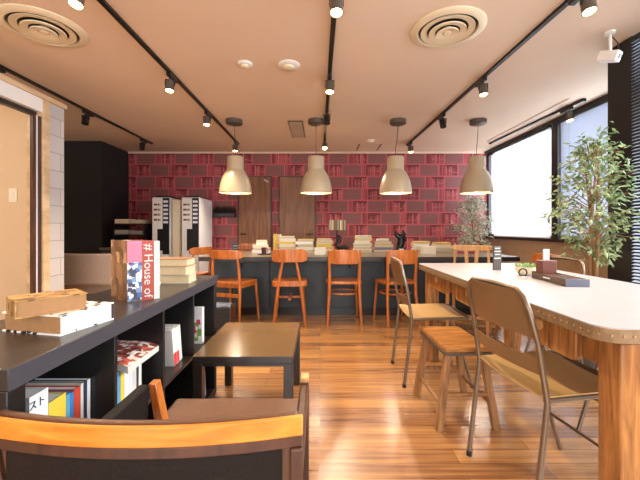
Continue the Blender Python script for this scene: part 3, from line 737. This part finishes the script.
def plant(x, y, z0, z1, R, nbr, nl, label, lm, leafL=.07, xmax=None, ymax=None, pot_r=.15, pot_h=.3):
    t = thing('potted_tree', label, 'potted plant', (x, y, 0))
    build('pot', MB().lathe([(pot_r*.75, 0), (pot_r*.95, pot_h*.9), (pot_r, pot_h*.9), (pot_r, pot_h), (pot_r*.88, pot_h), (pot_r*.86, pot_h-.04)], 32), TERRA, t)
    build('soil', MB().lathe([(pot_r*.86, pot_h-.06), (pot_r*.86, pot_h-.03)], 24), SOIL, t)
    tr = MB(); lf = MB(); H_ = z1-z0
    for k in range(3):
        a = k*2.1; tr.tube([(.02*math.cos(a), .02*math.sin(a), pot_h-.05), (.025*math.cos(a+1), .025*math.sin(a+1), z0+H_*.1), (.03*math.cos(a+2), .03*math.sin(a+2), z0+H_*.5), (.06*math.cos(a+2.5), .05*math.sin(a+2.5), z0+H_*.85)], [.013, .012, .009, .004], 8)
    def ok(p): return (xmax is None or x+p.x < xmax-.02) and (ymax is None or y+p.y < ymax-.02)
    for b in range(nbr):
        f = b/nbr; z = z0+H_*(.02+.93*f); a = b*2.4+random.uniform(-.4, .4)
        prof = math.sin(PI*min(1, .15+.85*f))**.7 if f > .1 else .65
        r = R*(prof*.8+.2)*random.uniform(.55, 1.05)
        base = Vector((.02*math.cos(a), .02*math.sin(a), z-.08*1)); end = Vector((r*math.cos(a), r*math.sin(a), z+random.uniform(-.05, .10)))
        mid = (base+end)/2+Vector((0, 0, .06)); 
        if not ok(end): end = base+(end-base)*.45; mid = (base+end)/2+Vector((0, 0, .05))
        tr.tube([base, mid, end], [.004, .003, .0012], 5)
        for q in range(nl):
            s = random.uniform(.25, 1.0); p = base*(1-s)**2+mid*2*s*(1-s)+end*s*s
            p = p+Vector([max(-.05, min(.05, random.gauss(0, .028))) for _ in range(3)])
            d = Vector((random.gauss(0, 1)+math.cos(a)*.8, random.gauss(0, 1)+math.sin(a)*.8, random.gauss(-.5, .6))).normalized()
            L = leafL*random.uniform(.6, 1.15); wd = d.cross(Vector((random.gauss(0, .5), random.gauss(0, .5), 1))).normalized()*L*.2; n = d.cross(wd).normalized()*L*.08
            if not ok(p+d*L) or not ok(p): continue
            tip = p+d*L-Vector((0, 0, L*.15)); c1 = p+d*L*.35; c2 = p+d*L*.7
            lf.add([p, c1+wd+n, c1-wd+n, c1, c2+wd*.75, c2-wd*.75, c2-n, tip], [(0, 3, 1), (0, 2, 3), (3, 6, 4, 1), (3, 2, 5, 6), (6, 7, 4), (6, 5, 7)])
    build('trunk', tr, BARK, t); build('foliage', lf, lm, t, smooth=False)
    return t
plant(1.98, 2.50, .82, 1.69, .31, 80, 15, 'tall green potted tree in front of the window at the black column', m_leaf('ficus_leaves', (84, 110, 66), (186, 202, 150)), .062, XN, None)
plant(2.56, 5.75, .66, 1.60, .36, 70, 15, 'smaller potted tree in the back right corner, leaves coloured as if backlit', m_leaf('backlit_leaves', (150, 172, 142), (232, 238, 220)), .075, XR-.05, YB)  # near-white leaf colour stands in for light coming from behind

# ------------------------------------------------------------------ back left: machines, papers, lounge chair
t = thing('service_cabinet', 'low dark cabinet carrying the paper rack', 'cabinet', (-3.06, 5.78, 0))
build('carcass', MB().box(-.33, .33, -.44, .44, 0, .68), DESK, t, .003)
build('worktop', MB().box(-.35, .35, -.46, .46, .6801, .71), CTOP, t, .003)
for i in (0, 1):
    f = build('cabinet_door', MB().box(-.325+i*.327, -.003+i*.327, -.455, -.4405, .05, .67), DESKE, t, .003)
    build('handle', MB().box(-.04+i*.07, -.03+i*.07, -.47, -.456, .4, .55), SILVER, f)
def machine(x, label, w=.275):
    t = thing('coffee_machine', label, 'coffee machine', (x, 5.46, 0), 0, 'coffee vending machines')
    h = 1.50
    build('housing', MB().box(0, w, 0, .66, 0, h), SILVER, t, .006)
    build('top_hood', MB().box(.03, w-.03, .05, .55, h, h+.03), BLACKP, t, .005)
    build('door_panel', MB().box(.004, w*.605, -.02, -.0005, .06, h-.01), WHITEP, t, .004)
    build('selection_strip', MB().box(w*.61, w-.004, -.022, -.0005, .06, h-.01), BLACKP, t, .003)
    build('cup_bay', MB().box(w*.32, w*.98, -.026, -.0225, .66, 1.0), BLACKP, t)
    build('lower_door', MB().box(w*.32, w*.98, -.026, -.0225, .08, .6), WHITEP, t)
    m = MB()
    for i in range(6): m.box(w*.66, w-.02, -.026, -.0225, .71+.38+i*.065, .71+.415+i*.065)
    build('button', m, SILVER, t)
    m = MB()
    for i in range(4): m.box(.03, w*.5, -.0225, -.0203, .71+.42+i*.08, .71+.45+i*.08)
    build('drink_label', m, m_stripes('drink_labels', [(150, 60, 44), (180, 170, 150), (90, 70, 60)], 60), t)
    return t
machine(-2.65, 'white and black coffee machine, left of the two')
machine(-2.185, 'white and black coffee machine, right of the two, beside the wall planter')
t = thing('cup_dispenser', 'narrow beige box between the two coffee machines', 'dispenser', (-2.355, 5.5, 0))
build('dispenser_body', MB().box(0, .13, 0, .4, 0, 1.45), CREAMP, t, .006)
build('lid', MB().box(-.003, .133, -.004, .404, 1.4505, 1.465), WHITEP, t, .003)
# paper rack left of the machines
t = thing('paper_rack', 'dark tiered rack of papers left of the coffee machines', 'rack', (-2.98, 5.45, .7105))
build('rack_shelf', MB().box(-.26, .24, -.05, .25, 0, .02).box(-.26, .24, -.05, .25, .19, .205).box(-.26, .24, -.05, .25, .36, .375), BLACKP, t, .002)
build('rack_side', MB().box(-.26, -.25, -.05, .25, .0205, .36), BLACKP, t); build('rack_side', MB().box(.23, .24, -.05, .25, .0205, .36), BLACKP, t)
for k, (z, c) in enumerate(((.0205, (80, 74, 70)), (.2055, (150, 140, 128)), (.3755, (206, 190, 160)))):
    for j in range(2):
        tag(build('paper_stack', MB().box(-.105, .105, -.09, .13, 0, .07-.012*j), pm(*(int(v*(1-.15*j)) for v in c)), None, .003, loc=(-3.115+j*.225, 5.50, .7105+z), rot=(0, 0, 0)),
            ('left' if j == 0 else 'right')+' stack of papers on the '+('bottom', 'middle', 'top')[k]+' tier of the dark rack', 'papers', 'papers in the dark rack')
t = thing('lounge_chair', 'taupe fabric lounge chair with curved high back behind the bookcase', 'chair', (-2.42, 3.9, 0), .0)
m = MB(); m.grid(lambda u, v: (-.42+.84*u, -.22-.10*(1-(2*u-1)**2), .42+.32*v-(.03*(2*u-1)**2)*(1-v)), 16, 6, (0, .07, 0))
build('backrest', m, FABRIC, t, .02)
build('seat', MB().box(-.38, .38, -.14, .36, .28, .41), FABRIC, t, .03)
build('base_frame', MB().box(-.36, .36, -.2, .34, .24, .279), ORW, t, .005)
for s in (-1, 1):
    for y in (-.26, .3): build('leg', MB().bar((s*.34, y, 0), (s*.32, y*.8, .26), .03, .03, .04, .04), ORW, t, .004)
    build('back_post', MB().bar((s*.33, -.2, .27), (s*.33, -.235, .45), .035, .03), ORW, t, .003)

# ------------------------------------------------------------------ bookcase along the left
BX1, BX0, BY0, BY1, BZ = -.635, -1.0, .70, 2.12, .715
t = thing('bookcase', 'long low espresso brown cube bookcase with open compartments', 'bookcase', (0, 0, 0))
build('top_board', MB().box(BX0, BX1+.003, BY0, BY1, BZ-.045, BZ), DESK, t, .002)
build('edge_strip', MB().box(BX1+.003, BX1+.005, BY0, BY1, BZ-.045, BZ-.001), DESKE, t)
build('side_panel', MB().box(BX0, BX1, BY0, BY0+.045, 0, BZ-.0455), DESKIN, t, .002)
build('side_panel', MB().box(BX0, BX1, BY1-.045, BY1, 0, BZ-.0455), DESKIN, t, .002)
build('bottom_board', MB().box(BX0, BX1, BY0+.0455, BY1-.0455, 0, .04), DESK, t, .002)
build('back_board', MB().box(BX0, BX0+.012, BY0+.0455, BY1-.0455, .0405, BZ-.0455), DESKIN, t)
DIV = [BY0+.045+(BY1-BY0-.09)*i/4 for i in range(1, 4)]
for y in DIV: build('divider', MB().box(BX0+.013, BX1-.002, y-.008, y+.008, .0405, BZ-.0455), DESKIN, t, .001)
ys = [BY0+.0455]+DIV+[BY1-.0455]
MZ = .362
for i in range(4): build('shelf', MB().box(BX0+.013, BX1-.003, ys[i]+.0085, ys[i+1]-.0085, MZ-.016, MZ), DESK, t, .001)

def book(loc, rz, w, d, h, cover, pages, label, name='book', cat='book', group=None, up=False, hard=.003, rot=None):
    """local box: x 0..w (spine at x=0), y 0..d, z 0..h ; boards at z faces"""
    t = thing(name, label, cat, loc, rz, group)
    if rot: t.rotation_euler = rot
    c = hard
    m = MB().box(0, w, 0, d, 0, c).box(0, w, 0, d, h-c, h).box(0, c, 0, d, c, h-c)
    build('cover', m, cover, t)
    build('pages', MB().box(c+.0003, w-.004, .003, d-.003, c+.0003, h-c-.0003), pages, t)
    return t
def upright(loc, rz, th, d, h, cover, pages, label, lean=0, group=None, name='book', cat='book'):
    """book standing: spine faces local +x at x=0, thickness along +y, depth to -x"""
    t = thing(name, label, cat, loc, rz, group); t.rotation_euler = (lean, 0, rz); c = .0018 if th > .012 else .001
    m = MB().box(-d, 0, 0, c, 0, h).box(-d, 0, th-c, th, 0, h).box(-c, 0, c, th-c, 0, h)
    build('cover', m, cover, t)
    build('pages', MB().box(-d+.004, -c-.0003, c+.0003, th-c-.0003, .002, h-.003), pages, t)
    return t
# old books, left
OLDC = m_patch('mottled_old_cover', [(176, 132, 74), (164, 120, 64), (188, 146, 88), (100, 70, 40)], 55)
BWC = m_patch('black_white_cover', [(238, 236, 230), (230, 228, 222), (242, 240, 236), (40, 36, 34)], 60)
PAGEB = mat('browned_pages', (158, 116, 74), .8, var=.15, scale=60)
t = thing('book', 'large white book with speckled cover lying lowest at the near end of the bookcase', 'book', (-.693, .919, BZ), .0)
t.rotation_euler = (0, 0, math.radians(-13))
build('cover', MB().box(-.198, .003, -.002, .175, 0, .004).box(-.198, .003, -.002, .175, .05, .054), BWC, t)
build('pages', MB().box(-.19, -.001, .004, .17, .0042, .0498), PAPERW, t)
build('spine', MB().box(-.19, .003, .1705, .175, .0042, .0498), pm(60, 56, 60), t)
m_ = MB().box(-.192, -.003, .002, .0038, .0045, .0495); build('browned_edge', m_, PAGEB, t, label='browned page edge')
t = thing('book', 'old yellowed book lying on the larger white book', 'book', (-.775, .885, BZ+.0545), math.radians(33))
t.rotation_euler = (0, 0, math.radians(51))
build('cover', MB().box(-.006, .156, -.003, .11, 0, .003).box(-.006, .156, -.003, .11, .042, .045).box(-.006, -.003, -.003, .11, .003, .042), OLDC, t)
build('pages', MB().box(-.002, .152, .0, .107, .0032, .0418), PAGEB, t)
# upright trio
dz = math.atan2(.745, .667)  # along thickness
rzu = dz-PI/2
b1 = upright((-.744, 1.33, BZ), rzu, .055, .18, .24, m_patch('photo_cover', [(150, 110, 76), (120, 84, 56), (96, 62, 40), (190, 150, 110)], 22), PAPERW, 'thick book with brown photo cover and pink, white and blue spine standing on the bookcase')
build('spine_label', MB().box(.0002, .001, .001, .054, .155, .238), pm(208, 110, 134), b1, label='pink upper spine')
build('spine_picture', MB().box(.0002, .001, .001, .054, .004, .154), m_patch('blue_white_blocks', [(236, 236, 236), (70, 96, 140), (220, 224, 230), (120, 140, 170), (60, 60, 76)], 60), b1)
ux, uy = .667*.0555, .745*.0555
b2 = upright((-.744+ux, 1.33+uy, BZ), rzu, .045, .18, .238, pm(160, 62, 44), PAPERW, 'red spined book lettered House of standing on the bookcase')
lettering('# House of', .047, PAPERW, b2, (.0012, .0225, .118), (PI/2, PI/2, PI/2), 'lettering')
b3 = upright((-.744+ux*1.84, 1.33+uy*1.84, BZ), rzu, .022, .17, .236, PAPERW, PAPERW, 'white spined book right of the red House of book')
# stack further back on bookcase
zz = BZ
for (w_, d_, h_, c, p, r, s) in ((.16, .13, .045, pm(206, 198, 184), PAPER, .05, 'white book lowest in the stack at the far end of the bookcase'),
                              (.15, .13, .042, pm(200, 186, 166), PAPER, -.04, 'cream book in the middle of the stack at the far end of the bookcase'),
                              (.19, .14, .04, pm(150, 104, 64), PAPER, .06, 'tan book topmost in the stack at the far end of the bookcase')):
    book((-.845 if w_ < .18 else -.885, 1.80, zz), r, w_, d_, h_, c, p, s); zz += h_+.0004
tag(build('leaflet', MB().box(-.03, .03, -.05, .05, 0, .02), PAPERW, None, .002, loc=(-.83, 1.70, BZ), rot=(0, 0, .2)), 'small white pad beside the far stack on the bookcase', 'pad')
# books inside the compartments
def row(y0, specs, x, z, lab, d=.2, lean=0):
    y = y0
    for i, (th, h, c) in enumerate(specs):
        upright((x, y, z), 0, th, d, h, pm(*c), PAPERW, lab(i, c), lean=lean, group=None); y += th+.0015
nm = {(236, 236, 232): 'white', (228, 226, 214): 'off-white', (232, 204, 70): 'yellow', (60, 130, 190): 'blue', (90, 160, 200): 'light blue', (200, 70, 50): 'red', (50, 56, 76): 'navy', (222, 222, 224): 'pale grey', (190, 200, 206): 'grey', (218, 60, 60): 'bright red', (240, 240, 236): 'clean white', (214, 210, 200): 'ivory', (180, 190, 60): 'lime'}
W_, O_, Y_, B_, LB, R_, N_, PG, G_, BR, CW, IV, LI = nm.keys()
sp = [(.058, .225, W_), (.062, .182, Y_), (.014, .172, LB), (.013, .170, B_), (.026, .174, R_), (.012, .177, IV), (.014, .178, N_), (.014, .176, CW)]
row(ys[1]-.0095-sum(a[0] for a in sp)-.0015*8, sp, -.71, MZ, lambda i, c: nm[c]+' paperback in the nearest upper compartment of the bookcase', d=.17)
for i, o in enumerate([x for x in COL.objects if x.get('label', '').startswith('white paperback in the nearest')][:1]):
    lettering('スト', .026, BLACKP, o, (.001, .022, .2), (PI/2, 0, PI/2), 'lettering')
sp = [(.024, .15, G_), (.03, .153, LB), (.022, .155, Y_), (.03, .154, W_), (.022, .152, PG), (.024, .155, IV), (.014, .15, N_), (.02, .153, O_)]
row(ys[1]+.0095+.05, sp, -.69, MZ, lambda i, c: nm[c]+' magazine standing in the second upper compartment')
t = thing('magazine', 'glossy red and white magazine lying on the standing magazines in the second compartment', 'magazine', (-.655, ys[1]+.1, MZ+.1575))
fz = lambda u, v: .012+.02*max(0, u-.15)**.5*0-.014*max(0, .2-u)/.2
m = MB(); m.grid(lambda u, v: (-.22*u, .225*v, fz(u, v)-.012+.014*(u < .2)*0), 10, 8, lambda u, v: Vector((0, 0, .022+.006*u))); build('pages', m, PAPERW, t)
m = MB(); m.grid(lambda u, v: (-.22*u, .225*v, fz(u, v)+.0103+.006*u), 10, 8, (0, 0, .0015)); build('cover', m, m_patch('magazine_cover', [(150, 70, 60), (220, 200, 190), (190, 90, 70), (110, 60, 50), (230, 224, 216)], 60), t)
sp = [(.03, .178, W_), (.026, .172, CW), (.03, .176, O_)]
y = 1.60
for i, (th, h, c) in enumerate(sp):
    b = upright((-.675, y, MZ+.0008), 0, th, .16, h, pm(*c), PAPERW, ('first', 'second', 'third')[i]+' of three white books leaning in the third upper compartment, from the near side', lean=.16)
    if i < 2: build('spine_band', MB().box(.0002, .001, .001, th-.001, .002, .06), pm(218, 60, 60), b, label='red lower spine band')
    y += th*1.02+.002
b = upright((-.655, 1.92, MZ), 0, .03, .15, .2, pm(236, 236, 232), PAPERW, 'white book with pink and green cover in the farthest upper compartment')
build('cover_picture', MB().box(-.14, -.006, -.001, -.0002, .015, .15), m_patch('pink_green_spine', [(214, 60, 110), (236, 236, 232), (130, 170, 80), (236, 236, 232), (236, 236, 232)], 40), b)
b = upright((-.66, 1.93, .041), 0, .016, .2, .13, pm(190, 40, 70), PAPERW, 'red magazine in a lower compartment behind the low table leg')
b = upright((-.655, 1.965, .0428), 0, .02, .2, .15, pm(190, 206, 224), PAPERW, 'pale blue magazine in a lower compartment behind the low table leg', lean=.12)

# ------------------------------------------------------------------ low dark table
t = thing('low_table', 'low square dark brown table beside the bookcase', 'table', (0, 0, 0))
LX0, LX1, LY0, LY1, LZ = -.61, -.13, 1.65, 2.25, .39
build('table_top', MB().box(LX0, LX1, LY0, LY1, LZ-.035, LZ-.0015), TABLK, t, .002)
build('top_sheen_layer', MB().box(LX0+.001, LX1-.001, LY0+.001, LY1-.001, LZ-.0014, LZ), TABTOP, t)  # thin layer carrying the painted golden sheen
for x in (LX0, LX1-.045):
    for y in (LY0, LY1-.045): build('leg', MB().box(x, x+.045, y, y+.045, 0, LZ-.0355), TABLK, t, .002)
for y in (LY0+.005, LY1-.03): build('apron', MB().box(LX0+.046, LX1-.046, y, y+.025, LZ-.05, LZ-.0355), TABLK, t)

# ------------------------------------------------------------------ armchair in the foreground
t = thing('armchair', 'brown leather armchair with curved orange wooden back rail in the foreground', 'armchair', (0, 0, 0))
AXL, AXR = -.65, -.033
def arc(u): return .622+.040*(2*u-1)**2
m = MB(); m.grid(lambda u, v: (AXL+(AXR-AXL)*u, arc(u), .603+.039*v), 28, 3, (0, .009, 0)); build('back_rail', m, ORW2, t, .003)
m = MB(); m.grid(lambda u, v: (AXL+(AXR-AXL)*u, arc(u)+.003, .581+.0215*v), 28, 2, (0, .012, 0)); build('lower_rail', m, WALNUT, t, .002)
m = MB(); m.grid(lambda u, v: (AXL+.01+(AXR-AXL-.02)*u, arc(u)+.0155, .30+.34*v), 28, 8, (0, .02, 0)); build('back_cushion', m, LEATHER, t, .008)
m = MB(); m.grid(lambda u, v: (AXL+.05+(AXR-AXL-.09)*u, arc(.06+.88*u)+.006, .30+.2805*v), 24, 6, (0, .009, 0)); build('back_panel', m, LEATHD, t)
build('back_post', MB().bar((AXR-.0125, .665, 0), (AXR-.0125, .665, .5805), .025, .016), WALNUT, t, .004)
build('back_post', MB().bar((AXL+.15, .68, 0), (AXL+.014, .665, .5805), .025, .016), WALNUT, t, .004)
# seat
m = MB(); m.grid(lambda u, v: (-.50+.435*u, .70+.50*v, .36), 10, 10, lambda u, v: Vector((0, 0, .055+.012*math.sin(PI*u)*math.sin(PI*v)))); build('seat_cushion', m, LEATHER, t, .012)
build('seat_frame', MB().box(-.505, -.06, .70, 1.15, .32, .3595), WALNUT, t, .004)
# right arm
build('arm_post', MB().bar((-.044, 1.0, 0), (-.044, 1.0, .562), .024, .035), WALNUT, t, .003)
build('arm_cap', MB().box(-.056, -.032, .98, 1.02, .5625, .576), OAK, t, .003, label='pale wooden arm tip')
build('arm_pad', MB().box(-.057, -.034, .69, .98, .50, .56), WALNUT, t, .006)
# left arm
build('arm_post', MB().bar((-.44, 1.03, 0), (-.46, 1.03, .36), .028, .04).bar((-.46, 1.03, .36), (-.494, 1.03, .545), .028, .04, .022, .034), ORW, t, .003)
m = MB(); m.grid(lambda u, v: (-.525, .69+.315*u, .45+.10*v), 8, 4, (.028, 0, 0)); build('arm_pad', m, LEATHD, t, .008)

# ------------------------------------------------------------------ things on the counter
def pile(x, y, z, items, where, rz0=0):
    for i, (w_, d_, h_, c) in enumerate(items):
        nmr = ['lowest', 'second', 'third', 'fourth', 'fifth', 'sixth'][i] if i < len(items)-1 else 'topmost'
        r = rz0+random.uniform(-.15, .15)
        ox = random.uniform(-.01, .01)
        cn = '%s book %s of the counter pile %s' % (CN[c], nmr if nmr in ('lowest', 'topmost') else nmr+' from the bottom', where)
        R = Matrix.Rotation(r, 3, 'Z') @ Vector((w_/2, d_/2, 0))
        if random.random() < .6:
            R = Matrix.Rotation(r+PI/2, 3, 'Z') @ Vector((d_/2, w_/2, 0)); book((x+ox-R.x, y-R.y, z), r+PI/2, d_, w_, h_, pm(*c), PAPER, cn, hard=.002)
        else: book((x+ox-R.x, y-R.y, z), r, w_, d_, h_, pm(*c), PAPER, cn, hard=.002)
        z += h_+.0004
CN = {(214, 176, 96): 'mustard', (232, 220, 190): 'cream', (240, 236, 226): 'white', (96, 56, 44): 'brown', (200, 160, 110): 'tan', (120, 122, 140): 'slate', (196, 84, 96): 'pink', (222, 190, 80): 'yellow', (50, 44, 44): 'black'}
Mu, Cr, Wh, Bn, Tn, Sl, Pk, Ye, Bk = CN.keys()
pile(-.73, 4.32, CZ, [(.23, .16, .035, Wh), (.2, .15, .03, Wh), (.19, .14, .035, Cr), (.13, .12, .03, Wh), (.12, .1, .03, Cr)], 'beside the red-brown cup')
pile(-.42, 4.42, CZ, [(.22, .16, .04, Wh), (.22, .15, .035, Mu), (.2, .15, .035, Cr), (.21, .15, .03, Ye), (.2, .14, .035, Cr), (.18, .13, .03, Wh)], 'behind the V-backed chair')
for i, (th, h, c) in enumerate(((.03, .235, Ye), (.025, .225, Mu), (.02, .23, Cr))):
    upright((-.595+i*.032, 4.40, CZ), -PI/2, th, .15, h, pm(*c), PAPER, CN[c]+' book standing upright on the counter behind the V-backed chair')
pile(-.19, 4.4, CZ, [(.2, .15, .04, Wh), (.22, .15, .035, Cr), (.2, .15, .03, Bn), (.22, .15, .035, Wh), (.2, .14, .03, Ye)], 'below the second pendant lamp')
pile(.06, 4.5, CZ, [(.22, .16, .04, Cr), (.23, .15, .035, Mu), (.2, .15, .035, Ye), (.21, .15, .035, Cr), (.18, .14, .03, Mu)], 'left of the striped shade lamp')
pile(.55, 4.45, CZ, [(.24, .16, .04, Wh), (.22, .15, .04, Cr), (.22, .15, .035, Wh), (.2, .15, .035, Cr), (.2, .14, .035, Ye), (.19, .13, .03, Wh)], 'right of the striped shade lamp')
pile(.82, 4.5, CZ, [(.26, .16, .035, Pk), (.25, .15, .03, Sl), (.24, .15, .035, Mu), (.22, .15, .04, Bn), (.15, .13, .03, Wh)], 'left of the black sculpture')
pile(1.31, 4.5, CZ, [(.22, .16, .04, Wh), (.21, .15, .035, Cr), (.2, .15, .035, Wh), (.2, .14, .03, Mu)], 'right of the black sculpture')
pile(1.60, 4.55, CZ, [(.26, .17, .03, Sl), (.24, .16, .03, Wh), (.22, .15, .035, Cr), (.2, .14, .03, Mu)], 'near the right end')
pile(1.82, 4.3, CZ, [(.26, .17, .03, Pk), (.25, .16, .03, Wh), (.24, .15, .03, Sl)], 'behind the pale oak chair')
def cbox(x, y, w_, d_, h_, m, label, nmn='paper_box'):
    t = thing(nmn, label, 'box', (x, y, CZ)); build('box_body', MB().box(-w_/2, w_/2, -d_/2, d_/2, 0, h_), m, t, .003)
    build('lid', MB().box(-w_/2-.003, w_/2+.003, -d_/2-.003, d_/2+.003, h_, h_+.012), m, t, .002)
cbox(-.0, 4.05, .13, .09, .07, SWITCHM, 'cream box on the counter left of the middle bentwood chair')
cbox(1.28, 4.08, .15, .1, .085, SWITCHM, 'cream box on the counter right of the black sculpture')
t = thing('cup', 'red-brown cup on a small dark tray beside the white books', 'cup', (-.66, 4.06, CZ+.0125))
build('cup_body', MB().lathe([(.022, 0), (.028, .01), (.03, .07), (.026, .07), (.024, .012)], 20), pm(96, 40, 34), t)
build('handle', MB().tube([(.028, 0, .055), (.048, 0, .05), (.046, 0, .025), (.027, 0, .02)], .004, 8), pm(96, 40, 34), t)
tag(build('tray', MB().box(-.075, .075, -.05, .05, 0, .012), BLACKP, None, .003, loc=(-.65, 4.06, CZ)), 'small dark tray under the red-brown cup', 'tray')
t = thing('table_menu', 'small black menu stand at the left end of the counter', 'menu', (-1.03, 4.2, CZ), .1)
build('card', MB().box(-.035, .035, -.004, .004, 0, .125), pm(60, 62, 62), t, .001); build('menu_lines', MB().box(-.025, .025, -.0052, -.0042, .09, .1).box(-.025, .025, -.0052, -.0042, .06, .065), pm(150, 150, 146), t)
# striped shade lamp on a dark figure
t = thing('table_lamp', 'table lamp with striped box shade and dark twisted figure base on the counter', 'lamp', (.22, 4.40, CZ))
build('lamp_shade', MB().box(-.10, .10, -.06, .06, .285, .41), m_stripes('striped_shade', [(120, 90, 60), (206, 180, 130), (150, 160, 130), (190, 140, 90), (230, 214, 180)], 60), t, .002)
build('stem', MB().tube([(0, 0, .12), (-.012, 0, .2), (0, 0, .286)], .008, 8), DARKM, t)
m = MB().tube([(.0, 0, .035), (.03, 0, .06), (-.015, .0, .1), (.03, 0, .15), (.045, 0, .19), (.01, 0, .22), (-.02, 0, .21)], [.03, .035, .026, .03, .022, .018, .01], 12)
m.tube([(.03, 0, .06), (.09, .01, .075), (.13, 0, .05), (.15, 0, .03)], [.03, .03, .026, .02], 10)
build('figure_base', m, mat('dark_bronze', (46, 42, 42), .3, .5, var=.3), t)
build('foot', MB().lathe([(.07, 0), (.07, .012), (.05, .018)], 24), DARKM, t)
t = thing('coffee_grinder', 'black ornamental sculpture on the counter behind the right bentwood chair', 'sculpture', (1.03, 4.42, CZ))
t.name = 'sculpture'
build('plinth', MB().box(-.06, .06, -.05, .05, 0, .07), BLACKP, t, .005)
m = MB().tube([(-.01, 0, .07), (.01, 0, .12), (0, 0, .2)], [.05, .05, .035], 12)
m.tube([(.0, 0, .18), (-.05, 0, .23), (-.065, 0, .27)], [.035, .03, .014], 10); m.tube([(.01, 0, .18), (.05, 0, .24), (.035, 0, .285)], [.035, .028, .012], 10); m.tube([(0, 0, .14), (.06, -.02, .16), (.065, -.02, .2)], [.03, .022, .012], 8)
build('figure', m, mat('black_bronze', (34, 32, 34), .22, .5, var=.4), t)
build('highlight_plate', MB().box(-.03, .03, -.056, -.0505, .02, .05), SILVER, t, .001)
